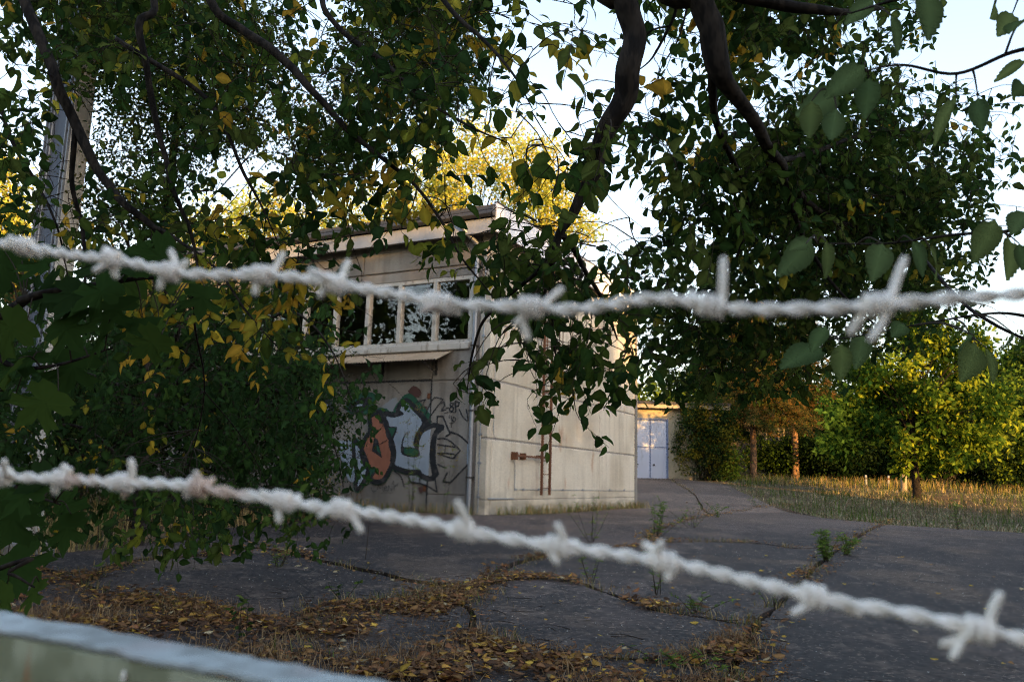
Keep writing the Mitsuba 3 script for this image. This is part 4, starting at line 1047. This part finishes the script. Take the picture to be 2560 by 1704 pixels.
# trees behind and beside the camera: they keep the low sun off the yard and stand in the window reflections
for i, (X, Y, h, rx, lab) in enumerate([(3, -19, 11.5, 4.4, 'first of the row'), (10, -17, 13.6, 4.6, 'second of the row'), (17, -18, 13.2, 4.8, 'third of the row'), (24, -17.5, 14.6, 5.2, 'tallest of the row'), (31.5, -19, 13.0, 4.8, 'fifth of the row'), (39, -18, 11.6, 4.6, 'sixth of the row'), (47, -20, 10.0, 4.4, 'seventh of the row'), (55, -19, 9.3, 4.4, 'eighth of the row'), (63, -19, 9.3, 4.4, 'last of the row'), (18.6, 16.6, 9.6, 1.7, 'added beyond the right edge to shade the shed'),  # the last tree on this line is unseen, added only to shade the shed
                                        (-20, 5, 12.5, 4.4, 'nearest on the left'), (-26, 1, 14.5, 4.8, 'left of the nearest'), (-24, -9, 14, 5.0, 'rearmost on the left'), (-22, 12, 12.5, 4.2, 'farthest left'), (-5, -20, 11.5, 4.6, 'just left of the row')]):
    far_tree('street_tree', 'tree outside the view, ' + lab, (X, Y, -.05), h * .8, .25, [((X, Y, h - 2.8), (rx * .9, min(rx, 3.0), 2.8)), ((X + .8, Y, h * .5), (rx * 1.1, 3.4, h * .34)), ((X - 1.2, Y + 1, h * .24), (rx * 1.1, 3.2, h * .24))], 210, 24 if i in (10, 11, 12, 13) else 90 if i in (1, 2, 3, 4) else 62, .50, DKG, 200 + i, 1.0)

# ------------------------------------------------------------------ grass and weeds
def blades(pts, h, cols, g, w=.006, bend=.35):
    n = len(pts); h = h * g.uniform(.5, 1.3, n)
    a = g.uniform(0, 2 * np.pi, n); o = np.column_stack([np.cos(a), np.sin(a), a * 0]); s = np.column_stack([-np.sin(a), np.cos(a), a * 0])
    be = (bend * g.uniform(.2, 1.4, n) * h)[:, None]
    w_ = (w * g.uniform(.7, 1.5, n))[:, None]
    b0, b1 = pts - s * w_, pts + s * w_
    m_ = pts + [0, 0, 1] * (h * .6)[:, None] + o * be * .35
    tip = pts + [0, 0, 1] * h[:, None] + o * be
    V = np.stack([b0, b1, m_ - s * w_ * .7, m_ + s * w_ * .7, tip], 1).reshape(-1, 3)
    Fc = (np.array([(0, 1, 3), (0, 3, 2), (2, 3, 4)])[None] + (np.arange(n) * 5)[:, None, None]).reshape(-1, 3)
    c = np.asarray(cols)[g.integers(0, len(cols), n)] * (1 + .22 * g.normal(size=(n, 1))).clip(.5, 1.6)
    return trimesh.Trimesh(V, Fc, process=False), np.repeat(c, 5, 0)


def scatter(poly, n, g, clump=0.0, thr=.0):
    x0, y0, x1, y1 = poly.bounds; out = []
    import shapely
    while sum(map(len, out)) < n:
        q = np.column_stack([g.uniform(x0, x1, n), g.uniform(y0, y1, n)])
        q = q[shapely.contains_xy(poly, q[:, 0], q[:, 1])]
        if clump:
            f = meshkit.fbm(np.stack([q[:, 0] * clump, q[:, 1] * clump, q[:, 0] * 0], -1), 3, seed=3)
            q = q[g.random(len(q)) < np.clip((f - thr) * 3, .02, 1)]
        out.append(q)
    q = np.vstack(out)[:n]
    return np.column_stack([q, terrain(q[:, 0], q[:, 1]) - .06])


STRAW = [(.34, .24, .11), (.42, .31, .15), (.26, .18, .08), (.20, .17, .07), (.12, .13, .045)]
g = np.random.default_rng(71)
verge = Polygon([(8.3, 21.5), (9.0, 18.9), (10.5, 17.0), (14, 14.5), (19, 13), (30, 24), (34, 44), (20, 45), (12, 44), (9.5, 41), (9.7, 36), (9.2, 33), (8.7, 27)])
vp = np.vstack([scatter(verge, 34000, g, .5, .25), scatter(verge.buffer(.55), 5000, g, 1.6, .5)])
hv = .05 + .21 * meshkit.fbm(np.stack([vp[:, 0] * .8, vp[:, 1] * .8, vp[:, 0] * 0], -1), 3, seed=31) ** 2
m, c = blades(vp, hv, [(.30, .245, .16), (.37, .31, .21), (.23, .20, .12), (.18, .18, .095), (.12, .15, .065), (.14, .17, .08)], g, .008, .9)
put('dry_grass', m, 'dry', False, 'dry straw coloured grass of the verge right of the road', 'grass', kind='stuff', color=c)
m, c = blades(scatter(verge.intersection(verge.buffer(-.01)), 5000, g, .8, .45), .34, [(.06, .10, .02), (.09, .13, .03), (.05, .08, .02)], g, .009)
put('green_grass', m, 'leaf_matte', False, 'green tufts growing among the dry grass of the verge', 'grass', kind='stuff', color=c)
gpoly = Polygon([(9.8, 37.5), (10.2, 41.5), (20, 43), (30, 41), (28, 36), (20, 34.5), (14, 36.8)])
m, c = blades(scatter(gpoly, 4000, g, .7, .3), .38, [(.25, .18, .09), (.30, .22, .11), (.19, .14, .065), (.20, .18, .04), (.10, .13, .03)], g, .012)
put('tall_grass', m, 'dry', False, 'tall sunlit grass and weeds at the foot of the far thickets', 'grass', kind='stuff', color=c)
left = Polygon([(-5.3, 9.0), (-4.75, 10.4), (-4.7, 12.7), (-3.9, 14.3), (-2.6, 16.8), (-6, 17.2), (-13, 15), (-13, 8), (-6.9, 7.4)])
m, c = blades(scatter(left, 9000, g, .6, .25), .5, STRAW, g, .006, .5)
put('dry_grass', m, 'dry', False, 'dry straw coloured grass at the left edge of the asphalt under the thicket', 'grass', kind='stuff', color=c)


litter = Polygon(gpath([(-120, 1350), (160, 1385), (300, 1372), (450, 1385), (560, 1420), (640, 1430), (760, 1392), (900, 1385), (1000, 1375), (1060, 1352), (1075, 1385), (1010, 1425), (1060, 1450), (1180, 1490), (1290, 1515), (1450, 1530), (1600, 1505), (1700, 1470), (1745, 1520), (1740, 1600), (1740, 1700), (-300, 1700)]))


def along(seam, n, g, w):
    q = spline(seam, 12); k = g.integers(0, len(q) - 1, n); t = g.random((n, 1))
    p = q[k] * (1 - t) + q[k + 1] * t + g.normal(size=(n, 2)) * w
    return np.column_stack([p, terrain(p[:, 0], p[:, 1])])


tuft = []
for s_, n_, w_ in ((SEAMS[0], 1500, .09), (SEAMS[1], 700, .07), (SEAMS[2], 500, .06), (SEAMS[3], 1300, .10), (SEAMS[4], 1600, .22), (SEAMS[5], 1000, .14), (SEAMS[6], 300, .05), (SEAMS[7], 900, .10), (SEAMS[8], 600, .12)):
    q = along(s_, n_ * 3, g, w_); f = meshkit.fbm(np.stack([q[:, 0] * 2.2, q[:, 1] * 2.2, q[:, 0] * 0], -1), 3, seed=8)
    tuft.append(q[f > .5][:n_])
tuft = np.vstack(tuft) - [0, 0, .05]
m, c = blades(tuft[::2], .12, STRAW + [(.07, .11, .025)], g, .0035, .6)
mat_ = scatter(litter.buffer(.1), 9000, g, 1.3, .44) + [0, 0, .03]
m2, c2 = blades(mat_, .11, [(.26, .165, .09), (.33, .22, .12), (.20, .13, .07)], g, .0028, .9)
m, c = join([(np.asarray(q.vertices), np.asarray(q.faces)) for q in (m, m2)]), np.vstack([c, c2])
put('crack_grass', m, 'dry', False, 'dry wisps of grass growing out of the cracks in the asphalt', 'grass', kind='stuff', color=c)
base = np.vstack([along(np.array([(-.3, 17.45), (4.1, 25.8)]) + [.16, -.1], 900, g, .10), along(np.array([(-4.5, 19.3), (-.6, 17.25)]) - [.1, .16], 500, g, .10)])
m, c = blades(base, .22, STRAW + [(.08, .12, .02)], g, .006, .5)
put('wall_foot_grass', m, 'dry', False, 'thin grass along the foot of the concrete building', 'grass', kind='stuff', color=c)


def weed(base, label, p, h, cols, seed, stems=6, leaves=14, size=.06, spread=.12, tpl=ELM, wood=(.05, .06, .02), flower=None, bsdf='leaf'):
    g = np.random.default_rng(seed); k = thing(base, label, 'weed'); p = np.asarray(p) - [0, 0, .06]
    st, P, D = [], [], []
    for _ in range(stems):
        top = p + np.r_[g.normal(size=2) * spread * 1.3, h * g.uniform(.65, 1.05)]
        path = spline([p + np.r_[g.normal(size=2) * .02, 0], p * .45 + top * .55 + np.r_[g.normal(size=2) * spread * .3, .03], top], 5)
        st.append(tube_arrays(path, np.linspace(.0045, .0015, len(path)), 4))
        for _ in range(leaves):
            i = g.integers(2, len(path)); P.append(path[i]); a = g.uniform(0, 6.3); D.append([math.cos(a), math.sin(a), g.uniform(-.4, .7)])
    put(k + '__stem', join(st), 'twig', True, kind='stuff')
    P, D = np.array(P), np.array(D)
    c = np.asarray(cols)[g.integers(0, len(cols), len(P))] * (1 + .2 * g.normal(size=(len(P), 1))).clip(.5, 1.6)
    m, col = leaf_mesh(tpl, P, basis(D, g.normal(size=(len(P), 3)) * .6 + [0, 0, .8]), size * g.uniform(.6, 1.2, len(P)), c)
    put(k + '__leaves', m, bsdf, True, kind='stuff', color=col)
    if flower:
        F_ = np.vstack([t[0][-6:-2].mean(0) + g.normal(size=(26, 3)) * [.07, .07, .06] for t in st])
        m, col = leaf_mesh(QUAD, F_, basis(unit(len(F_), g), unit(len(F_), g)), .035 * g.uniform(.6, 1.3, len(F_)), np.tile(flower, (len(F_), 1)) * g.uniform(.6, 1.3, (len(F_), 1)))
        put(k + '__flowers', m, 'leaf_matte', False, kind='stuff', color=col)


LG = [(.12, .18, .035), (.16, .23, .05), (.085, .14, .03)]
NARROW = (ELM[0] * [1, .28, 1], ELM[1])
WEEDS = [('green_weed', 'bushy green weed standing in the long crack on the right', ground(1902, 1292), .46, LG, 13, 28, .085, .055, NARROW, None), ('green_weed', 'smaller green weed right of the bushy one in the long crack', ground(1945, 1275), .34, LG, 9, 26, .08, .12, NARROW, None),
         ('green_weed', 'feathery green weed cluster on the asphalt right of the building', ground(1512, 1232), .66, LG, 9, 22, .10, .17, NARROW, None), ('wall_sapling', 'pale yellow-green sapling against the foot of the right wall', ground(1298, 1172), .78, [(.16, .20, .03), (.20, .22, .03)], 3, 14, .13, .05, ELM, None),
         ('tall_weed', 'tall goldenrod with yellow heads in front of the graffiti', ground(945, 1182), 2.1, LG, 6, 22, .10, .10, NARROW, (.26, .19, .03)), ('tall_weed', 'shorter goldenrod right of the tall one by the gate', ground(1022, 1188), 1.35, LG, 3, 14, .09, .10, NARROW, (.26, .19, .03)), ('tall_weed', 'yellow headed weed at the left end of the graffiti', ground(748, 1190), .9, LG, 4, 12, .09, .10, NARROW, (.34, .25, .03)),
         ('young_sapling', 'small leafy sapling in the leaf litter near the bottom', ground(555, 1470), .36, GREENS * 1.3, 3, 9, .06, .07, ELM, None), ('young_sapling', 'small green sapling on the asphalt left of centre', ground(790, 1372), .20, GREENS * 1.5, 3, 7, .06, .09, ELM, None),
         ('dry_stalk', 'thin dry stalk standing on the asphalt left of centre', ground(848, 1288), .72, [(.22, .17, .04), (.16, .14, .04)], 1, 10, .05, .02, NARROW, None), ('green_weed', 'wispy green weed in the crack under the lower wire', ground(1512, 1368), .5, LG, 4, 13, .07, .07, NARROW, None), ('green_weed', 'wispy weed right of the wall sapling', ground(1362, 1248), .8, LG + [(.2, .18, .04)], 6, 15, .08, .16, NARROW, None),
         ('green_weed', 'thin weed in the middle crack below the building corner', ground(1362, 1335), .42, LG + [(.2, .18, .04)], 4, 13, .07, .11, NARROW, None), ('green_weed', 'green weed at the edge of the grass verge', ground(2205, 1216), .65, LG, 6, 14, .10, .10, NARROW, None), ('green_weed', 'small green weed on the road beside the verge', ground(1740, 1165), .4, LG, 6, 14, .08, .2, NARROW, None),
         ('green_weed', 'small weed in the crack at the right bottom', ground(1775, 1395), .28, LG, 4, 10, .05, .08, NARROW, None), ('green_weed', 'low yellowish weed right of the building foot', ground(1590, 1212), .5, LG + [(.2, .18, .04)], 6, 16, .06, .2, NARROW, None), ('green_weed', 'low green tuft in the crack right of the middle slab', ground(1600, 1408), .2, LG, 7, 12, .06, .10, NARROW, None), ('green_weed', 'small green tuft where two cracks meet left of centre', ground(640, 1300), .26, LG + [(.22, .18, .06)], 7, 12, .06, .10, NARROW, None), ('green_weed', 'green tuft at the bottom right of the leaf drift', ground(1560, 1535), .16, LG, 9, 14, .06, .12, NARROW, None), ('green_weed', 'thin green weed on the road right of the building corner', ground(1650, 1190), .42, LG, 6, 16, .09, .14, NARROW, None),
         ('dry_stalk', 'leaning straw stalk at the left edge of the yard', ground(232, 1250), 1.0, [(.3, .23, .1)], 3, 8, .06, .2, NARROW, None)]
for i, (b_, lab, p, h, cols, st, lv, sz, sp, tp, fl) in enumerate(WEEDS):
    weed(b_, lab, p, h, cols, 300 + i, st, lv, sz, sp, tp, flower=fl)

# ------------------------------------------------------------------ fallen leaves
FALL = np.array([1.28, 1.18, 1.08]) * np.array([(.17, .098, .055), (.25, .15, .07), (.36, .22, .06), (.45, .32, .07), (.095, .062, .045), (.36, .31, .20), (.22, .11, .06)])
g = np.random.default_rng(81)


def flat_leaves(p, g, lift=.02, tilt=.35):
    n = len(p); a = g.uniform(0, 2 * np.pi, n)
    d = np.column_stack([np.cos(a), np.sin(a), g.normal(size=n) * tilt * .6])
    nn = np.column_stack([g.normal(size=(n, 2)) * tilt, np.ones(n)]) * np.where(g.random(n) < .5, 1, -1)[:, None]
    return p + [0, 0, 1] * g.uniform(.004, lift, n)[:, None], basis(d, nn)


p = scatter(litter, 13500, g, 1.4, .30) + [0, 0, .075]
hole = meshkit.fbm(np.stack([p[:, 0] * .8, p[:, 1] * 1.5, p[:, 0] * 0], -1), 2, seed=12)
p = p[(hole < .53) | (g.random(len(p)) < .10)]
ext = [along(SEAMS[i], n, g, w) + [0, 0, .02] for i, n, w in ((0, 1500, .13), (1, 1500, .10), (2, 260, .07), (3, 1300, .12), (5, 1900, .24), (7, 1500, .16), (4, 1000, .2), (6, 90, .06), (8, 300, .2))]
ext = [q[meshkit.fbm(np.stack([q[:, 0] * 1.6, q[:, 1] * 1.6, q[:, 0] * 0], -1), 2, seed=14) > .54] for q in ext]
ext.append(scatter(Polygon([(-5.4, 8.8), (-4.6, 10), (-4.3, 12.6), (-3.0, 14.5), (-2.2, 16.6), (-4, 16.4), (-7, 13), (-8, 9)]), 1600, g, 1.0, .3) + [0, 0, .08])
p = np.vstack([p, *ext])
P_, R_ = flat_leaves(p, g, .03, .33)
m, col = leaf_mesh(ELM, P_, R_,   .048 * g.lognormal(0, .40, len(p)).clip(.25, 1.8), FALL[g.choice(7, len(p), p=[.30, .18, .09, .045, .27, .035, .08])] * (1 + .25 * g.normal(size=(len(p), 1))).clip(.4, 1.7))
p2 = scatter(litter.buffer(.25), 7000, g, 1.0, .22) + [0, 0, .07]
p2 = np.vstack([p2, *[along(SEAMS[i], 700, g, .16) + [0, 0, .015] for i in range(9)]])
P2, R2 = flat_leaves(p2, g, .012, .5)
m2, col2 = leaf_mesh(QUAD, P2, R2, .017 * g.lognormal(0, .5, len(p2)).clip(.3, 2.5), FALL[g.choice([0, 1, 4, 4, 6], len(p2))] * (.8 + .4 * g.random((len(p2), 1))))
st = []
for q in scatter(litter.buffer(.8), 140, g) + [0, 0, .085]:
    a = g.uniform(0, 6.28); ln = g.uniform(.06, .28); e_ = np.array([math.cos(a), math.sin(a), 0])
    st.append(tube_arrays(spline([q - e_ * ln / 2, q + g.normal(size=3) * [.012, .012, .004] + [0, 0, .008], q + e_ * ln / 2 + [0, 0, g.uniform(0, .02)]], 3), np.linspace(.0035, .0012, 7), 4))
st = join(st)
m, col = join([(np.asarray(q.vertices), np.asarray(q.faces)) for q in (m, m2, st)]), np.vstack([col, col2, np.tile((.06, .045, .035), (len(st.vertices), 1))])
put('leaf_litter', m, 'leaf_matte', True, 'brown and yellow fallen leaves gathered in drifts and along the cracks of the asphalt', 'leaf litter', kind='stuff', color=col)
spread_poly = Polygon(gpath([(0, 1310), (700, 1250), (1480, 1240), (2000, 1260), (2356, 1300), (2500, 1600), (-100, 1600)]))
p = scatter(spread_poly, 220, g) + [0, 0, .06]
nearer = p[g.random(len(p)) < np.clip(7.5 / p[:, 1], .2, 1)][:150]
P_, R_ = flat_leaves(nearer, g, .03, .25)
for i in range(len(P_)):
    M_ = np.eye(4); M_[:3, :3] = R_[i] * .062 * g.uniform(.55, 1.2); M_[:3, 3] = P_[i] + [0, 0, .012]
    k = key_for('fallen_leaf')
    ci = int(g.choice([0, 1, 2, 3, 3, 5, 5]))
    scene[k] = {**single_leaf('elm', 100 + ci, 'leaf_matte'), 'to_world': T(M_)}
    note(k, 'single %s fallen leaf lying loose on the bare asphalt' % ('brown', 'tan', 'orange', 'yellow', '', 'pale straw coloured')[ci], 'leaf', 'loose fallen leaves on the asphalt')
# small pale stones and crumbs on the slabs
q = scatter(spread_poly, 900, g) + [0, 0, .066]
ico = trimesh.creation.icosphere(subdivisions=0)
m = leaf_mesh((np.array(ico.vertices) * [1, .8, .5], np.array(ico.faces)), q, basis(unit(len(q), g) * [1, 1, .2], np.tile([0, 0, 1.0], (len(q), 1))), g.uniform(.003, .008, len(q)), np.ones((len(q), 3)))[0]
put('gravel', m, 'stone', False, 'pale stone crumbs strewn over the asphalt', 'gravel', kind='stuff')

# ------------------------------------------------------------------ posts in the verge
gq = ground(2080, 1127)
k = thing('wooden_post', 'pale sunlit post left of the maple trunk in the grass', 'post')
put(k + '__shaft', tube(np.array([(gq[0], gq[1], gq[2] - .2), (gq[0] + .02, gq[1], gq[2] + 1.2), (gq[0], gq[1], gq[2] + 2.6)]), [.13, .12, .11], 10), 'corrugated', True)
put(k + '__cap', tube(np.array([(gq[0], gq[1], gq[2] + 2.6), (gq[0], gq[1], gq[2] + 2.66)]), [.13, .10], 10), 'dark_iron')
for i, (x, lab) in enumerate([(1992, 'small white marker post left of the pale post'), (2044, 'small white marker post with a red band nearest the pale post')]):
    gq = foot(x, 38.5); k = thing('marker_post', lab, 'post')
    put(k + '__shaft', box(gq[0] - .04, gq[0] + .04, gq[1] - .04, gq[1] + .04, gq[2], gq[2] + .48, .01), 'fascia_grey')
    put(k + '__band', box(gq[0] - .043, gq[0] + .043, gq[1] - .043, gq[1] + .043, gq[2] + .28, gq[2] + .38), 'rust' if i else 'dark_iron')

# ------------------------------------------------------------------ barbed wire and the fence rail
def wz(x):
    return 1 / (1 / .464 + (1 / .32 - 1 / .464) * x / 2356)


def barbed_wire(label, pts, barbs, seed):
    g = np.random.default_rng(seed); k = thing('barbed_wire', label, 'barbed wire')
    c = spline(np.array([at(x, y, wz(x)) for x, y in pts]), 40)
    s_ = np.r_[0, np.cumsum(np.linalg.norm(np.diff(c, axis=0), axis=1))]
    n = int(s_[-1] / .0011); u_ = np.linspace(0, s_[-1], n); c = np.column_stack([np.interp(u_, s_, c[:, j]) for j in range(3)])
    t, a, b = frames(c)
    ph = u_ / .024 * 2 * np.pi + 1.2 * np.sin(u_ * 40)
    for o in (0, np.pi):
        put(k + '__strand', tube(c +   .0015 * (np.cos(ph + o)[:, None] * a + np.sin(ph + o)[:, None] * b), .00155, 7), 'wire_paint', True)
    for x, y, tips in barbs:
        ctr = at(x, y, wz(x)); i = np.linalg.norm(c - ctr, axis=1).argmin(); ctr = c[i]
        q = np.linspace(-1, 1, 34); w = q * 2.6 * np.pi
        pieces = [tube(ctr + t[i] * (q * .0044)[:, None] + .0040 * (np.cos(w)[:, None] * a[i] + np.sin(w)[:, None] * b[i]), .0014, 6)]
        for j, (tx, ty) in enumerate(tips):
            e = at(tx, ty, wz(x) * (1 + g.normal() * .012)); s0 = ctr + t[i] * (.004 * (-1) ** j)
            d = (e - s0) / np.linalg.norm(e - s0)
            mid = (s0 + e) / 2 + g.normal(size=3) * .0006
            pieces.append(tube(spline([s0 + d * .001, mid, e], 4), np.r_[np.full(7, .0018), .0017, .0013], 6))
        put(k + '__barb', cat(pieces), 'wire_paint', True)


barbed_wire('upper strand of white barbed wire crossing the middle of the view', [(-260, 510), (-30, 553), (60, 568), (160, 585), (260, 597), (330, 610), (400, 627), (500, 632), (600, 632), (700, 640), (780, 655), (860, 668), (940, 682), (1020, 698), (1110, 703), (1220, 706), (1310, 712), (1400, 702), (1490, 688), (1560, 690), (1640, 704), (1720, 712), (1820, 712), (1920, 708), (2000, 703), (2080, 696), (2160, 690), (2250, 684), (2400, 672), (2650, 655)],
            [(60, 568, [(20, 545), (95, 590)]), (258, 597, [(215, 624), (268, 640), (240, 570)]), (395, 625, [(392, 574), (366, 666), (430, 600)]), (603, 632, [(652, 580), (586, 678), (560, 620)]), (770, 652, [(802, 598), (735, 684), (710, 620)]), (1015, 697, [(968, 716), (1058, 722), (985, 672)]), (1222, 706, [(1294, 662), (1216, 782), (1184, 748)]), (1638, 704, [(1664, 592), (1590, 672), (1600, 716)]), (2022, 702, [(2082, 592), (1955, 768), (2002, 784)])], 91)
barbed_wire('lower strand of white barbed wire slanting down to the right', [(-260, 1075), (-30, 1092), (70, 1098), (150, 1101), (280, 1109), (380, 1112), (460, 1121), (540, 1135), (640, 1150), (720, 1163), (800, 1173), (880, 1185), (970, 1200), (1060, 1218), (1140, 1234), (1220, 1247), (1300, 1259), (1400, 1272), (1520, 1291), (1620, 1311), (1720, 1336), (1840, 1364), (1930, 1384), (2040, 1403), (2150, 1425), (2250, 1447), (2356, 1470), (2650, 1530)],
            [(8, 1095, [(10, 1058), (4, 1118)]), (145, 1101, [(145, 1068), (127, 1136), (160, 1075)]), (284, 1109, [(301, 1056), (255, 1126), (284, 1142)]), (455, 1120, [(449, 1084), (430, 1144), (492, 1100)]), (650, 1151, [(597, 1130), (642, 1202), (690, 1140)]), (790, 1171, [(832, 1224), (734, 1188), (780, 1150)]), (1070, 1220, [(1050, 1152), (1030, 1226)]), (1285, 1257, [(1280, 1203), (1286, 1296), (1330, 1248)]), (1530, 1292, [(1480, 1248), (1522, 1246), (1536, 1334)]), (1875, 1372, [(1822, 1412), (1982, 1412), (1850, 1346)]), (2250, 1447, [(2302, 1362), (2190, 1514), (2165, 1482)])], 92)
a0, a1 = at(0, 1563 / 1.08659, .47), at(500 / 1.08659, 1662 / 1.08659, .392)
e = (a1 - a0) / np.linalg.norm(a1 - a0); h = np.cross(e, [0, 0, 1.0]); h /= np.linalg.norm(h); h = h if h[1] > 0 else -h
upv = np.cross(h, e); upv = upv if upv[2] > 0 else -upv
RM = np.eye(4); RM[:3, 0], RM[:3, 1], RM[:3, 2], RM[:3, 3] = e, h, upv, a0


def rail_piece(m):
    return trimesh.Trimesh(np.asarray(m.vertices) @ RM[:3, :3].T + RM[:3, 3], m.faces, process=False)


RL = thing('fence_rail', 'angle iron fence rail with flaking pale and yellow-green paint at the lower left', 'fence rail')


def rough_bar(x0, x1, y0, y1, z0, z1, nx, seed, amp):
    m = box(x0, x1, y0, y1, z0, z1, .0012)
    m = m.subdivide_to_size(.006) if hasattr(m, 'subdivide_to_size') else m
    v = np.asarray(m.vertices); v = v + amp * (meshkit.fbm(v * 60, 3, seed=seed)[:, None] - .5) * [0, 1, 1]
    return trimesh.Trimesh(v, m.faces, process=False)


put(RL + '__top_flange', rail_piece(rough_bar(-.25, .55, -.001, .028, -.004, 0, 0, 3, .0025)), 'rail_top', 50, 'worn pale top of the rail')
put(RL + '__front_flange', rail_piece(rough_bar(-.25, .55, .000, .004, -.034, -.0045, 0, 4, .002)), 'rail_paint', 50, 'yellow-green front of the rail')
pd = trimesh.creation.icosphere(subdivisions=2); pd.apply_scale([.0016, .0012, .0032]); pd.apply_translation((.1 + .012, -.001, -.012))
put(RL + '__paint_drip', rail_piece(pd), 'wire_paint', True)
#@@END
